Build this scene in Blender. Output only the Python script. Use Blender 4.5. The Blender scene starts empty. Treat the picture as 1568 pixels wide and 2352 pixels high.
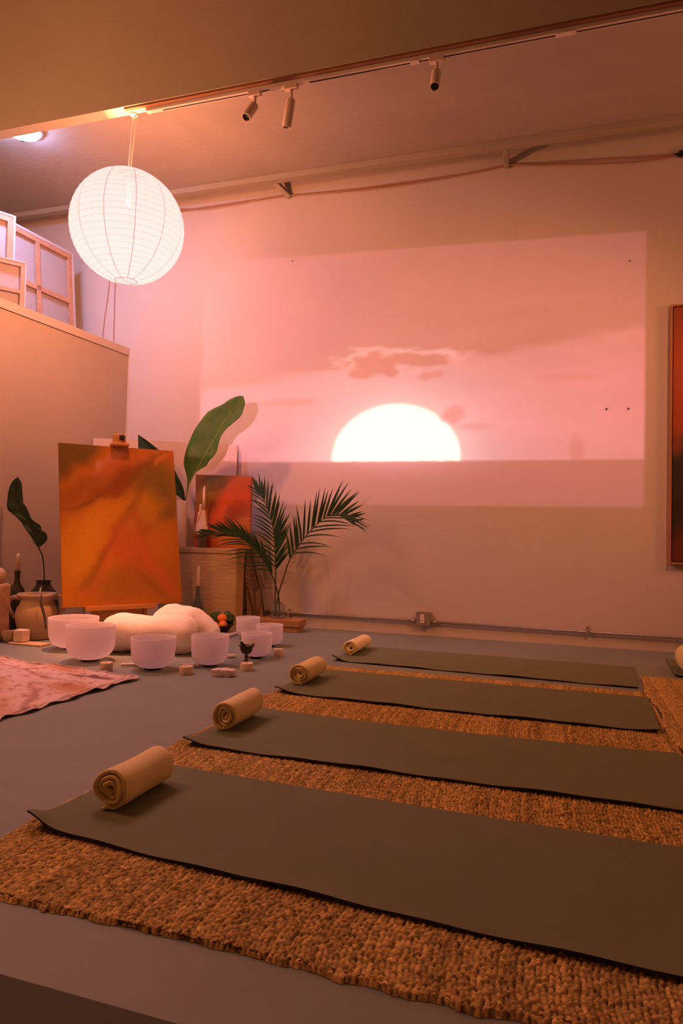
import bpy, bmesh, math, random
import numpy as np
from mathutils import Vector, Matrix, noise as mnoise

random.seed(7)
rng = np.random.default_rng(11)
S = bpy.context.scene
COL = S.collection
PI = math.pi

# ------------------------------------------------------------------ camera
cam_d = bpy.data.cameras.new('camera')
cam = bpy.data.objects.new('camera', cam_d)
COL.objects.link(cam)
cam_d.sensor_fit = 'VERTICAL'
cam_d.sensor_height = 36.0
cam_d.sensor_width = 24.0
cam_d.lens = 24.0
cam_d.clip_start = 0.05
_R = np.array([[-4949., -63., 1568.], [497., 59., 1568.]])
_X = -_R[0] / np.linalg.norm(_R[0])
_Y = _R[1] - (_R[1] @ _X) * _X
_Y /= np.linalg.norm(_Y)
_Z = np.cross(_X, _Y)
_M = np.array([_X, _Y, _Z])
cam.matrix_world = Matrix(((_M[0, 0], -_M[0, 1], -_M[0, 2], 0.0),
                           (_M[1, 0], -_M[1, 1], -_M[1, 2], 0.0),
                           (_M[2, 0], -_M[2, 1], -_M[2, 2], 0.80),
                           (0, 0, 0, 1)))
S.camera = cam

# ------------------------------------------------------------------ exposure, world, lights
S.view_settings.view_transform = 'Standard'
S.view_settings.look = 'None'
S.view_settings.exposure = 0.0
S.view_settings.gamma = 1.0
S.view_settings.use_curve_mapping = False

world = bpy.data.worlds.new('world')
S.world = world
world.use_nodes = True
world.node_tree.nodes['Background'].inputs[0].default_value = (0.09, 0.045, 0.03, 1)
world.node_tree.nodes['Background'].inputs[1].default_value = 0.3

BULB_W, BULB_C = 600.0, (1.0, 0.31, 0.13)
CEIL_LAMP, CEIL_C = 190.0, (0.45, 0.55, 1.10)
PROJ_W = 1780.0
PROJ_P = Vector((-1.25, 0.0, 1.42))
WALL_Y = 5.40


def lamp(name, kind, loc, energy, color, radius=0.1, parent=None):
    d = bpy.data.lights.new(name, kind)
    d.energy = energy
    d.color = color
    if kind in ('POINT', 'SPOT'):
        d.shadow_soft_size = radius
    o = bpy.data.objects.new(name, d)
    o.location = loc
    if parent:
        o.parent = parent
    COL.objects.link(o)
    return o


# warm lamps of the room that stand outside the frame
lamp('room_lamp_right', 'POINT', (2.6, 4.2, 2.2), 62.0, (1.0, 0.33, 0.14), 0.30)
lamp('room_lamp_rear', 'POINT', (-3.55, 1.9, 2.9), 145.0, (1.0, 0.36, 0.16), 0.30)


# added spotlight, unseen on the right, that brightens the back wall
_w = lamp('wall_fill_spot', 'SPOT', (1.35, 2.5, 3.3), 245.0, (1.0, 0.33, 0.15), 0.06)
_w.rotation_euler = (Vector((-0.70, 5.4, 1.35)) - _w.location).to_track_quat('-Z', 'Y').to_euler()
_w.data.spot_size = math.radians(72)
_w.data.spot_blend = 1.0


# light that leaves the top of the left lamp's shade and falls on the bulkhead
_u = lamp('lamp_shade_opening', 'SPOT', (-3.45, 1.9, 3.05), 8.0, (1.0, 0.36, 0.16), 0.08)
_u.rotation_euler = (Vector((-3.05, 3.82, 4.55)) - _u.location).to_track_quat('-Z', 'Y').to_euler()
_u.data.spot_size = math.radians(30)
_u.data.spot_blend = 0.7


class NT:
    """tiny helper for node graphs"""
    def __init__(self, tree):
        self.t = tree

    def n(self, kind, **kw):
        nd = self.t.nodes.new(kind)
        for k, v in kw.items():
            setattr(nd, k, v)
        return nd

    def set(self, sock, v):
        if hasattr(v, 'is_output'):
            self.t.links.new(v, sock)
        else:
            sock.default_value = v

    def m(self, op, a, b=0.0, c=None, clamp=False):
        nd = self.n('ShaderNodeMath', operation=op, use_clamp=clamp)
        self.set(nd.inputs[0], a)
        if len(nd.inputs) > 1:
            self.set(nd.inputs[1], b)
        if c is not None:
            self.set(nd.inputs[2], c)
        return nd.outputs[0]

    def step(self, x, lo, hi, a=0.0, b=1.0):
        nd = self.n('ShaderNodeMapRange', interpolation_type='SMOOTHSTEP')
        for i, v in enumerate((x, lo, hi, a, b)):
            self.set(nd.inputs[i], v)
        return nd.outputs[0]

    def vscale(self, col, f):
        nd = self.n('ShaderNodeVectorMath', operation='SCALE')
        self.set(nd.inputs[0], col)
        self.set(nd.inputs[3], f)
        return nd.outputs[0]

    def vadd(self, a, b):
        nd = self.n('ShaderNodeVectorMath', operation='ADD')
        self.set(nd.inputs[0], a)
        self.set(nd.inputs[1], b)
        return nd.outputs[0]

    def mix(self, f, a, b):
        nd = self.n('ShaderNodeMix', data_type='RGBA')
        self.set(nd.inputs[0], f)
        self.set(nd.inputs[6], a)
        self.set(nd.inputs[7], b)
        return nd.outputs[2]

    def comb(self, x, y, z=0.0):
        nd = self.n('ShaderNodeCombineXYZ')
        for i, v in enumerate((x, y, z)):
            self.set(nd.inputs[i], v)
        return nd.outputs[0]

    def noise(self, vec, scale, detail=3.0, rough=0.5, out=0):
        nd = self.n('ShaderNodeTexNoise')
        self.set(nd.inputs['Vector'], vec)
        nd.inputs['Scale'].default_value = scale
        nd.inputs['Detail'].default_value = detail
        nd.inputs['Roughness'].default_value = rough
        return nd.outputs[out]

    def ramp(self, f, stops, interp='EASE'):
        nd = self.n('ShaderNodeValToRGB')
        nd.color_ramp.interpolation = interp
        els = nd.color_ramp.elements
        while len(els) < len(stops):
            els.new(0.5)
        for e, (p, c) in zip(els, stops):
            e.position = p
            e.color = (*c, 1)
        self.set(nd.inputs[0], f)
        return nd.outputs[0]


def projector():
    """video projector out of frame, throwing a sunset film on the wall: its picture is the light's own texture"""
    o = lamp('video_projector', 'SPOT', PROJ_P, PROJ_W, (1, 1, 1), 0.012)
    o.rotation_euler = (PI / 2, 0, 0)
    o.data.spot_size = math.radians(92)
    o.data.spot_blend = 0.0
    o.data.use_nodes = True
    t = o.data.node_tree
    t.nodes.clear()
    g = NT(t)
    out = g.n('ShaderNodeOutputLight')
    em = g.n('ShaderNodeEmission')
    t.links.new(em.outputs[0], out.inputs[0])
    tc = g.n('ShaderNodeTexCoord')
    sp = g.n('ShaderNodeSeparateXYZ')
    t.links.new(tc.outputs['Normal'], sp.inputs[0])
    D = WALL_Y - PROJ_P.y
    a = g.m('MULTIPLY', g.m('DIVIDE', sp.outputs[0], sp.outputs[2]), -D)
    b = g.m('MULTIPLY', g.m('DIVIDE', sp.outputs[1], sp.outputs[2]), -D)
    u = g.m('ADD', a, PROJ_P.x)
    v = g.m('ADD', b, PROJ_P.z)
    d2 = g.m('ADD', g.m('ADD', g.m('MULTIPLY', a, a), g.m('MULTIPLY', b, b)), D * D)
    geo = g.m('POWER', g.m('MULTIPLY', d2, 1 / (D * D)), 1.5)
    e = 0.010
    top = g.m('SUBTRACT', 3.195, g.m('MULTIPLY', g.m('ADD', u, 3.05), 0.0329))
    mask = g.m('MULTIPLY', g.m('MULTIPLY', g.step(u, -3.055 - e, -3.055 + e), g.step(u, 0.596 - e, 0.596 + e, 1, 0)),
               g.m('MULTIPLY', g.step(v, 1.035 - e, 1.035 + e), g.step(g.m('SUBTRACT', top, v), -e, e)))
    HZ = 1.392
    nz = g.noise(g.comb(g.m('MULTIPLY', u, 0.55), g.m('MULTIPLY', v, 3.0)), 1.3, 4, 0.55)
    nzc = g.m('SUBTRACT', nz, 0.5)
    nz2 = g.m('SUBTRACT', g.noise(g.comb(g.m('MULTIPLY', u, 1.2), g.m('MULTIPLY', v, 4.0), 3.3), 2.2, 4, 0.6), 0.5)
    nz3 = g.m('SUBTRACT', g.noise(g.comb(g.m('MULTIPLY', u, 2.6), g.m('MULTIPLY', v, 6.0), 7.1), 2.2, 4, 0.6), 0.5)
    # sky
    h = g.m('MULTIPLY', g.m('SUBTRACT', v, HZ), 1 / 1.8)
    sky = g.ramp(h, [(0.0, (.44, .13, .20)), (0.25, (.38, .105, .165)), (0.5, (.32, .085, .13)), (1.0, (.26, .07, .10))], 'LINEAR')
    vb = g.m('ADD', g.m('ADD', 2.03, g.m('MULTIPLY', g.m('ADD', u, 3.05), 0.085)), g.m('ADD', g.m('MULTIPLY', nzc, 0.20), g.m('MULTIPLY', nz2, 0.13)))
    hi = g.step(g.m('SUBTRACT', v, vb), -0.05, 0.07)
    sky2 = g.ramp(h, [(0.2, (.19, .050, .080)), (0.55, (.155, .042, .068)), (1.0, (.11, .032, .050))], 'LINEAR')
    sky = g.mix(hi, sky, sky2)
    sky = g.vscale(sky, g.m('ADD', 1.0, g.m('ADD', g.m('MULTIPLY', nzc, 0.75), g.m('ADD', g.m('MULTIPLY', nz2, 0.30), g.m('MULTIPLY', nz3, 0.10)))))
    sky = g.vscale(sky, g.m('ADD', 0.96, g.m('MULTIPLY', u, -0.05)))

    def blob(cu, cv, ru, rv, lo, hi_, wob=0.35):
        x = g.m('MULTIPLY', g.m('SUBTRACT', u, cu), 1 / ru)
        y = g.m('MULTIPLY', g.m('SUBTRACT', v, cv), 1 / rv)
        d = g.m('SQRT', g.m('ADD', g.m('MULTIPLY', x, x), g.m('MULTIPLY', y, y)))
        d = g.m('ADD', d, g.m('ADD', g.m('MULTIPLY', nz2, wob * 2.2), g.m('MULTIPLY', nz3, wob * 2.4)))
        return g.step(d, lo, hi_, 1, 0)
    # sun and its halo
    x = g.m('MULTIPLY', g.m('SUBTRACT', u, -1.272), 1 / .533)
    y = g.m('MULTIPLY', g.m('SUBTRACT', v, 1.425), 1 / .435)
    rr = g.m('SQRT', g.m('ADD', g.m('MULTIPLY', x, x), g.m('MULTIPLY', y, y)))
    halo = g.m('POWER', 2.718, g.m('MULTIPLY', g.m('MAXIMUM', g.m('SUBTRACT', rr, 1.0), 0.0), -3.0))
    halo2 = g.m('POWER', 2.718, g.m('MULTIPLY', g.m('MAXIMUM', g.m('SUBTRACT', rr, 1.0), 0.0), -0.9))
    sky = g.vadd(sky, g.vscale((.14, .18, .14), halo))
    sky = g.vadd(sky, g.vscale((.06, .17, .24), g.m('MULTIPLY', halo2, g.m('SUBTRACT', 1.0, g.m('MULTIPLY', hi, 0.8)))))
    # lit rim and dark long cloud above the sun, small clouds
    sky = g.vadd(sky, g.vscale((.26, .17, .19), g.m('MAXIMUM', blob(-1.47, 2.220, .34, .120, .75, 1.15, .7), blob(-1.12, 2.240, .46, .070, .75, 1.15, .9))))
    long_cloud = g.m('MAXIMUM', blob(-1.46, 2.185, .27, .105, .75, 1.1, .7), blob(-1.15, 2.215, .38, .055, .7, 1.1, .8))
    sky = g.mix(g.m('MULTIPLY', long_cloud, 0.95), sky, (.22, .055, .085, 1))
    for (cu, cv, ru, rv, k, c) in ((-1.02, 2.07, .055, .038, .6, (.30, .07, .11)), (-.93, 2.09, .045, .036, .6, (.30, .07, .11)), (-2.20, 1.91, .26, .040, .5, (.24, .05, .08)),
                                   (.13, 1.46, .065, .12, .55, (.26, .055, .09)), (.05, 2.02, .24, .035, .4, (.28, .06, .10)), (-.62, 1.66, .18, .035, .35, (.36, .08, .12)),
                                   (-2.6, 2.35, .5, .05, .4, (.30, .09, .12)), (-.2, 2.62, .8, .05, .35, (.20, .06, .09)),
                                   (-.80, 1.755, .095, .085, .75, (.47, .15, .22))):
        sky = g.mix(g.m('MULTIPLY', blob(cu, cv, ru, rv, .5, 1.2, .45), k), sky, (*c, 1))
    sun = g.step(rr, .955, 1.035, 1, 0)
    sun = g.m('MULTIPLY', sun, g.m('SUBTRACT', 1.0, blob(-0.83, 1.745, .085, .075, .6, 1.1, .5)))
    sky = g.mix(sun, sky, (1.25, 1.30, 1.22, 1))
    # water below the horizon
    below = g.m('POWER', 2.718, g.m('MULTIPLY', g.m('MAXIMUM', g.m('SUBTRACT', HZ, v), 0.0), -11.0))
    side = g.m('POWER', 2.718, g.m('MULTIPLY', g.m('MULTIPLY', x, x), -0.7))
    sea = g.vadd(g.vscale((.125, .036, .060), g.m('ADD', 1.0, g.m('MULTIPLY', nz2, .3))),
                 g.vscale((.36, .17, .24), g.m('MULTIPLY', below, side)))
    hz = g.m('ADD', HZ, g.m('ADD', g.m('MULTIPLY', g.m('SUBTRACT', g.noise(g.comb(u, 0.0), 14, 2), 0.5), 0.02), g.m('MULTIPLY', g.m('ADD', u, 1.2), -0.003)))
    pic = g.mix(g.step(g.m('SUBTRACT', v, hz), -0.006, 0.006), sea, sky)
    t.links.new(g.vscale(g.vscale(pic, geo), mask), em.inputs[0])
    em.inputs[1].default_value = 1.0


projector()


# ------------------------------------------------------------------ materials
def mat(name, color, rough=0.7, noise=0.0, nscale=8.0, bump=0.0, bscale=60.0, metal=0.0, col2=None, attr=None, detail=4, stretch=None,
        spec=0.3, sheen=0.0, trans=0.0, sub=0.0):
    m = bpy.data.materials.new(name)
    m.use_nodes = True
    t = m.node_tree
    b = t.nodes['Principled BSDF']
    g = NT(t)
    b.inputs['Roughness'].default_value = rough
    b.inputs['Metallic'].default_value = metal
    b.inputs['Specular IOR Level'].default_value = spec
    if sheen:
        b.inputs['Sheen Weight'].default_value = sheen
    tc = g.n('ShaderNodeTexCoord')
    vec = tc.outputs['Object']
    if stretch:
        mp = g.n('ShaderNodeMapping')
        mp.inputs['Scale'].default_value = stretch
        t.links.new(vec, mp.inputs[0])
        vec = mp.outputs[0]
    base = (*color, 1)
    if attr:
        an = g.n('ShaderNodeAttribute', attribute_name=attr)
        base = an.outputs['Color']
    if noise > 0:
        f = g.noise(vec, nscale, detail, 0.6)
        f = g.m('MULTIPLY', g.m('SUBTRACT', f, 0.30), 2.2, clamp=True)
        c2 = col2 if col2 else tuple(c * (1 - noise) for c in color)
        if attr:
            base = g.vscale(base, g.m('SUBTRACT', 1.0 + noise * .5, g.m('MULTIPLY', f, noise)))
        else:
            base = g.mix(f, base, (*c2, 1))
    g.set(b.inputs['Base Color'], base)
    if bump > 0:
        bn = g.n('ShaderNodeBump')
        bn.inputs['Strength'].default_value = 1.0
        bn.inputs['Distance'].default_value = bump
        t.links.new(g.noise(vec, bscale, 3, 0.6), bn.inputs['Height'])
        t.links.new(bn.outputs[0], b.inputs['Normal'])
    return m


def glass_mat(name, tint=(0.8, 0.85, 0.8), clear=0.6, rough=0.08):
    """thin bottle glass: partly clear, partly glossy"""
    m = bpy.data.materials.new(name)
    m.use_nodes = True
    t = m.node_tree
    t.nodes.clear()
    g = NT(t)
    out = g.n('ShaderNodeOutputMaterial')
    tr = g.n('ShaderNodeBsdfTransparent')
    tr.inputs[0].default_value = (*tint, 1)
    gl = g.n('ShaderNodeBsdfPrincipled')
    gl.inputs['Base Color'].default_value = (*[c * .35 for c in tint], 1)
    gl.inputs['Roughness'].default_value = rough
    lw = g.n('ShaderNodeLayerWeight')
    lw.inputs[0].default_value = 0.35
    mx = g.n('ShaderNodeMixShader')
    t.links.new(g.m('MAXIMUM', g.m('MULTIPLY', lw.outputs['Facing'], 0.75), 1 - clear, clamp=True), mx.inputs[0])
    t.links.new(tr.outputs[0], mx.inputs[1])
    t.links.new(gl.outputs[0], mx.inputs[2])
    t.links.new(mx.outputs[0], out.inputs[0])
    return m


def paper_mat(name, scatter, clear, tint=(1, 1, 1)):
    """lantern paper: part of the light passes straight through, part is scattered"""
    m = bpy.data.materials.new(name)
    m.use_nodes = True
    t = m.node_tree
    t.nodes.clear()
    g = NT(t)
    out = g.n('ShaderNodeOutputMaterial')
    tr = g.n('ShaderNodeBsdfTransparent')
    tr.inputs[0].default_value = (*tint, 1)
    tl = g.n('ShaderNodeBsdfTranslucent')
    tl.inputs[0].default_value = (*scatter, 1)
    df = g.n('ShaderNodeBsdfDiffuse')
    df.inputs[0].default_value = (*scatter, 1)
    ad = g.n('ShaderNodeAddShader')
    t.links.new(tl.outputs[0], ad.inputs[0])
    t.links.new(df.outputs[0], ad.inputs[1])
    mx = g.n('ShaderNodeMixShader')
    mx.inputs[0].default_value = clear
    t.links.new(ad.outputs[0], mx.inputs[1])
    t.links.new(tr.outputs[0], mx.inputs[2])
    t.links.new(mx.outputs[0], out.inputs[0])
    return m


def emit_mat(name, color, strength):
    m = bpy.data.materials.new(name)
    m.use_nodes = True
    t = m.node_tree
    t.nodes.clear()
    g = NT(t)
    out = g.n('ShaderNodeOutputMaterial')
    em = g.n('ShaderNodeEmission')
    em.inputs[0].default_value = (*color, 1)
    em.inputs[1].default_value = strength
    t.links.new(em.outputs[0], out.inputs[0])
    return m


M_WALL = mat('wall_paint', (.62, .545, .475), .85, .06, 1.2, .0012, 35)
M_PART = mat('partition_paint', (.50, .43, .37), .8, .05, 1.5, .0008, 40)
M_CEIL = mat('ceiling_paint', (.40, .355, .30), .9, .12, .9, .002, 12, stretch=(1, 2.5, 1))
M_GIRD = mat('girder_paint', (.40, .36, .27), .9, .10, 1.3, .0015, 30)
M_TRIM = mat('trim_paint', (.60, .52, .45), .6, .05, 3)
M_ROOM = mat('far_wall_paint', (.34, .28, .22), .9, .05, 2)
M_FLOOR = mat('painted_concrete', (.24, .268, .225), .55, .16, 1.6, .0006, 90, spec=.35)
M_MAT = mat('mat_rubber', (.168, .188, .100), .75, .12, 5, .0006, 420, spec=.25)
M_MATEDGE = mat('mat_edge_shade', (.03, .032, .03), .8)  # near black: the edge shadow is put into the colour
M_JUTE = mat('jute', (.42, .20, .08), .9, .35, 55, .0, 60, attr='tone')
M_TOWEL = mat('towel_cotton', (.90, .74, .35), .95, .06, 30, .0012, 380, sheen=.3)
M_BOWL = mat('frosted_quartz', (.92, .85, .86), .45, .04, 9, .0004, 300, spec=.4)
M_BOWL.node_tree.nodes['Principled BSDF'].inputs['Roughness'].default_value = .5
_t = M_BOWL.node_tree
_tl = _t.nodes.new('ShaderNodeBsdfTranslucent')
_tl.inputs[0].default_value = (.97, .92, .96, 1)
_mx = _t.nodes.new('ShaderNodeMixShader')
_mx.inputs[0].default_value = .48
_t.links.new(_t.nodes['Principled BSDF'].outputs[0], _mx.inputs[1])
_t.links.new(_tl.outputs[0], _mx.inputs[2])
_t.links.new(_mx.outputs[0], _t.nodes['Material Output'].inputs[0])
M_BOWLIN = mat('frosted_quartz_inside', (.62, .54, .56), .6, .05, 9)
M_RING = mat('rubber_ring', (.02, .02, .02), .6)
M_WAX = mat('beige_wax', (.82, .62, .42), .5, .08, 20, sub=.1)
M_WAXD = mat('wax_shade', (.70, .48, .30), .5, .1, 20)
M_WICK = mat('wick', (.03, .03, .03), .9)
M_STONE = mat('raw_selenite', (.80, .66, .62), .6, .25, 25, .004, 60)
M_CUSH = mat('cushion_cloth', (.88, .78, .70), .95, .06, 18, .004, 120, sheen=.2)
M_WOOD = mat('easel_wood', (.55, .24, .06), .55, .4, 6, .0004, 50, stretch=(1, 1, 9))
M_PLANK = mat('plank_wood', (.50, .25, .10), .6, .45, 5, .0006, 30, stretch=(1, 14, 14))
M_PINE = mat('stretcher_pine', (.62, .34, .20), .65, .25, 7, .0003, 40, stretch=(3, 3, 3))
M_PRIMED = mat('primed_cloth', (.46, .41, .39), .9, .06, 20, .0004, 300)
M_PRIMEDEDGE = mat('canvas_edge', (.56, .53, .53), .85, .05, 20)
M_PLINTH = mat('plinth_plaster', (.50, .32, .125), .85, .14, 7, .005, 24, stretch=(.6, 1, 3))
M_CERAM = mat('white_ceramic', (.74, .62, .55), .4, .05, 5, spec=.5)
M_CLAY = mat('pale_clay', (.58, .40, .22), .8, .18, 9, .0012, 45)
M_LEAF = mat('leaf_green', (.026, .105, .016), .45, .55, 5, .0006, 60, spec=.4, col2=(.075, .120, .015), stretch=(3, 1, 3))
M_LEAFD = mat('leaf_dark', (.018, .045, .018), .5, .4, 8, .0005, 60)
M_RIB = mat('leaf_rib', (.22, .26, .05), .5)
M_PALM = mat('palm_green', (.018, .062, .018), .5, .45, 12, spec=.35)
M_PALMSTEM = mat('palm_stem', (.07, .075, .025), .6, .4, 15)
M_STALK = mat('dry_stalk', (.06, .05, .03), .7)
M_PAINT = mat('oil_paint', (1, 1, 1), .55, .10, 35, .0008, 140, attr='paint', spec=.3)
M_CLOTHP = mat('drop_cloth', (1, 1, 1), .95, .15, 60, .001, 160, attr='paint')
M_FRAME = mat('frame_wood', (.46, .20, .08), .5, .3, 8, stretch=(4, 4, 1))
M_METAL = mat('galvanised_steel', (.42, .38, .33), .45, .25, 30, metal=.6)
M_DARKMETAL = mat('dark_bronze', (.06, .055, .035), .5, .5, 25, .0006, 90, metal=.5, col2=(.11, .07, .03))
M_PLASTIC = mat('white_plastic', (.78, .66, .58), .4)
M_SPOT = mat('spot_enamel', (.62, .50, .42), .45)
M_BLACK = mat('black_plastic', (.012, .014, .012), .5)
M_SLOT = mat('track_slot', (.03, .02, .015), .7)
M_BATTEN = mat('brown_raceway', (.22, .10, .045), .7, .2, 8)
M_CABLE = mat('painted_cable', (.40, .22, .14), .7)
M_CORD = mat('white_cord', (.86, .74, .66), .6)
M_ORANGE = mat('orange_peel', (.85, .24, .02), .5, .12, 30, .0008, 220, spec=.4)
M_LIME = mat('green_rind', (.06, .11, .02), .6, .5, 20, .003, 60)
M_DISH = mat('black_dish', (.012, .014, .012), .4, .2, 20)
M_BOARD = mat('pale_board', (.56, .38, .25), .7, .15, 4)
M_CHAR = mat('charred_wood', (.02, .018, .016), .9, .4, 40, .001, 90)
M_STICK = mat('incense_wood', (.30, .16, .07), .8, .3, 40)
M_TOTEM = mat('pale_tufa', (.60, .36, .22), .95, .40, 22, .006, 45)
M_GLASSG = glass_mat('green_glass', (.66, .72, .52), .72)
M_GLASSD = glass_mat('dark_glass', (.30, .29, .17), .5)
M_GLASSC = glass_mat('clear_glass', (.90, .90, .86), .80)
M_PAPER = paper_mat('lantern_paper', (.020, .0258, .054), .15)
M_SEAM = paper_mat('lantern_seam', (.019, .0222, .046), .15)
M_LAMPGLASS = emit_mat('lamp_glass', CEIL_C, CEIL_LAMP)


# ------------------------------------------------------------------ mesh helpers
def me_obj(name, verts, faces, m, parent=None, smooth=False, mats=None, fmat=None):
    me = bpy.data.meshes.new(name)
    me.from_pydata([tuple(v) for v in verts], [], faces)
    for mm in ([m] if mats is None else mats):
        me.materials.append(mm)
    if fmat is not None:
        me.polygons.foreach_set('material_index', fmat)
    if smooth:
        me.polygons.foreach_set('use_smooth', [True] * len(me.polygons))
    me.update()
    o = bpy.data.objects.new(name, me)
    if parent is not None:
        o.parent = parent
    COL.objects.link(o)
    return o


def bm_obj(name, bm, m, parent=None, smooth=False, angle=None):
    me = bpy.data.meshes.new(name)
    bm.normal_update()
    bm.to_mesh(me)
    bm.free()
    me.materials.append(m)
    if smooth:
        me.polygons.foreach_set('use_smooth', [True] * len(me.polygons))
        if angle:
            me.set_sharp_from_angle(angle=math.radians(angle))
    o = bpy.data.objects.new(name, me)
    if parent is not None:
        o.parent = parent
    COL.objects.link(o)
    return o


def add_box(bm, c, s, rot=None, bevel=0.0, seg=2):
    """box of centre c, size s, optional 3x3 rotation"""
    M = Matrix.Translation(Vector(c)) @ ((rot.to_4x4()) if rot else Matrix.Identity(4)) @ Matrix.Diagonal((*s, 1))
    r = bmesh.ops.create_cube(bm, size=1.0, matrix=M)
    if bevel > 0:
        es = {e for v in r['verts'] for e in v.link_edges}
        bmesh.ops.bevel(bm, geom=list(es), offset=bevel, segments=seg, affect='EDGES', profile=0.5)


def box(name, c, s, m, parent=None, bevel=0.0, rot=None):
    bm = bmesh.new()
    add_box(bm, c, s, rot, bevel)
    return bm_obj(name, bm, m, parent)


def span(name, a, b, m, parent=None, bevel=0.0):
    a, b = Vector(a), Vector(b)
    return box(name, (a + b) / 2, [abs(x) for x in (b - a)], m, parent, bevel)


def lathe(name, prof, m, parent=None, seg=40, smooth=True, angle=50, wob=None, centre=(0, 0, 0), axis=None):
    """surface of revolution of (r, z) points"""
    vs, fs, rings = [], [], []
    A = axis.to_matrix() if axis is not None else Matrix.Identity(3)
    c0 = Vector(centre)
    for (r, z) in prof:
        if r < 1e-6:
            rings.append([len(vs)])
            vs.append(c0 + A @ Vector((0, 0, z)))
        else:
            ids = []
            for k in range(seg):
                a = 2 * PI * k / seg
                rr = r * (wob(a, z) if wob else 1)
                ids.append(len(vs))
                vs.append(c0 + A @ Vector((rr * math.cos(a), rr * math.sin(a), z)))
            rings.append(ids)
    for p, q in zip(rings[:-1], rings[1:]):
        for k in range(seg):
            k2 = (k + 1) % seg
            if len(p) == 1 and len(q) == 1:
                continue
            if len(p) == 1:
                fs.append((p[0], q[k2], q[k]))
            elif len(q) == 1:
                fs.append((p[k], p[k2], q[0]))
            else:
                fs.append((p[k], p[k2], q[k2], q[k]))
    o = me_obj(name, vs, fs, m, parent, smooth)
    if smooth and angle:
        o.data.set_sharp_from_angle(angle=math.radians(angle))
    return o


def tube_vf(pts, rad, seg=8, caps=True):
    pts = [Vector(p) for p in pts]
    n = len(pts)
    if not hasattr(rad, '__len__'):
        rad = [rad] * n
    vs, fs = [], []
    prev = None
    for i, p in enumerate(pts):
        t = (pts[min(i + 1, n - 1)] - pts[max(i - 1, 0)]).normalized()
        if prev is None:
            ref = Vector((0, 0, 1)) if abs(t.z) < .9 else Vector((1, 0, 0))
            nx = t.cross(ref).normalized()
        else:
            nx = (prev - t * prev.dot(t)).normalized()
        prev = nx
        ny = t.cross(nx)
        for k in range(seg):
            a = 2 * PI * k / seg
            vs.append(p + (nx * math.cos(a) + ny * math.sin(a)) * rad[i])
    for i in range(n - 1):
        for k in range(seg):
            k2 = (k + 1) % seg
            fs.append((i * seg + k, i * seg + k2, (i + 1) * seg + k2, (i + 1) * seg + k))
    if caps:
        fs.append(tuple(reversed(range(seg))))
        fs.append(tuple(range((n - 1) * seg, n * seg)))
    return vs, fs


def tube(name, pts, rad, m, parent=None, seg=8):
    vs, fs = tube_vf(pts, rad, seg)
    return me_obj(name, vs, fs, m, parent, True)


def smooth_path(pts, n):
    """Catmull-Rom resampling"""
    P = [np.array(p, float) for p in pts]
    P = [2 * P[0] - P[1]] + P + [2 * P[-1] - P[-2]]
    out = []
    k = len(P) - 3
    for i in range(n):
        s = i / (n - 1) * k
        j = min(int(s), k - 1)
        t = s - j
        a, b, c, d = P[j:j + 4]
        out.append(0.5 * ((2 * b) + (c - a) * t + (2 * a - 5 * b + 4 * c - d) * t * t + (3 * b - a - 3 * c + d) * t ** 3))
    return out


def thing(name, label, cat, loc=(0, 0, 0), rotz=0.0, group=None):
    o = bpy.data.objects.new(name, None)
    o.empty_display_size = 0.05
    o.location = loc
    o.rotation_euler = (0, 0, rotz)
    COL.objects.link(o)
    return tag(o, label, cat, group)


def tag(o, label, cat, group=None):
    o['label'] = label
    o['category'] = cat
    if group:
        o['group'] = group
    return o


def struct(o):
    o['kind'] = 'structure'
    return o


def copy_thing(o, loc, label, rotz=None, scale=None):
    r = o.copy()
    r.location = loc
    if rotz is not None:
        r.rotation_euler = (0, 0, rotz)
    if scale:
        r.scale = (scale, scale, scale)
    r['label'] = label
    COL.objects.link(r)
    for ch in list(o.children):
        c = ch.copy()
        c.parent = r
        COL.objects.link(c)
        for gc in ch.children:
            d = gc.copy()
            d.parent = c
            COL.objects.link(d)
    return r


def set_paint(o, cols, name='paint'):
    at = o.data.color_attributes.new(name, 'FLOAT_COLOR', 'POINT')
    buf = np.ones((len(o.data.vertices), 4), dtype=np.float32)
    buf[:, :3] = cols
    at.data.foreach_set('color', buf.ravel())


# ------------------------------------------------------------------ setting
struct(span('floor', (-6.1, -3.6, -0.1), (4.6, 5.5, 0.0), M_FLOOR))
struct(span('wall_back', (-6.1, 5.40, 0.0), (4.6, 5.52, 5.1), M_WALL))
struct(span('wall_right', (4.5, -3.6, 0.0), (4.62, 5.40, 5.1), M_ROOM))
struct(span('wall_rear', (-6.1, -3.62, 0.0), (4.6, -3.5, 5.1), M_ROOM))
struct(span('wall_left', (-6.12, -3.5, 0.0), (-6.0, 5.40, 5.1), M_WALL))
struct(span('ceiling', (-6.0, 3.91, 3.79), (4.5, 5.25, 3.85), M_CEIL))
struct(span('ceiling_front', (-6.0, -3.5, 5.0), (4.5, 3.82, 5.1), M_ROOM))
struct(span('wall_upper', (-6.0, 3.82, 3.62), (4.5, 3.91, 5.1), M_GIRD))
struct(span('trim_1', (-6.0, 5.178, 3.746), (4.5, 5.25, 3.792), M_GIRD, bevel=.003))

# low partition on the left; its face turns 4.3 degrees off the depth direction
PA = math.atan(0.0754)


def part_x(y):
    return -3.826 - 0.0754 * (5.395 - y)


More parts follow.
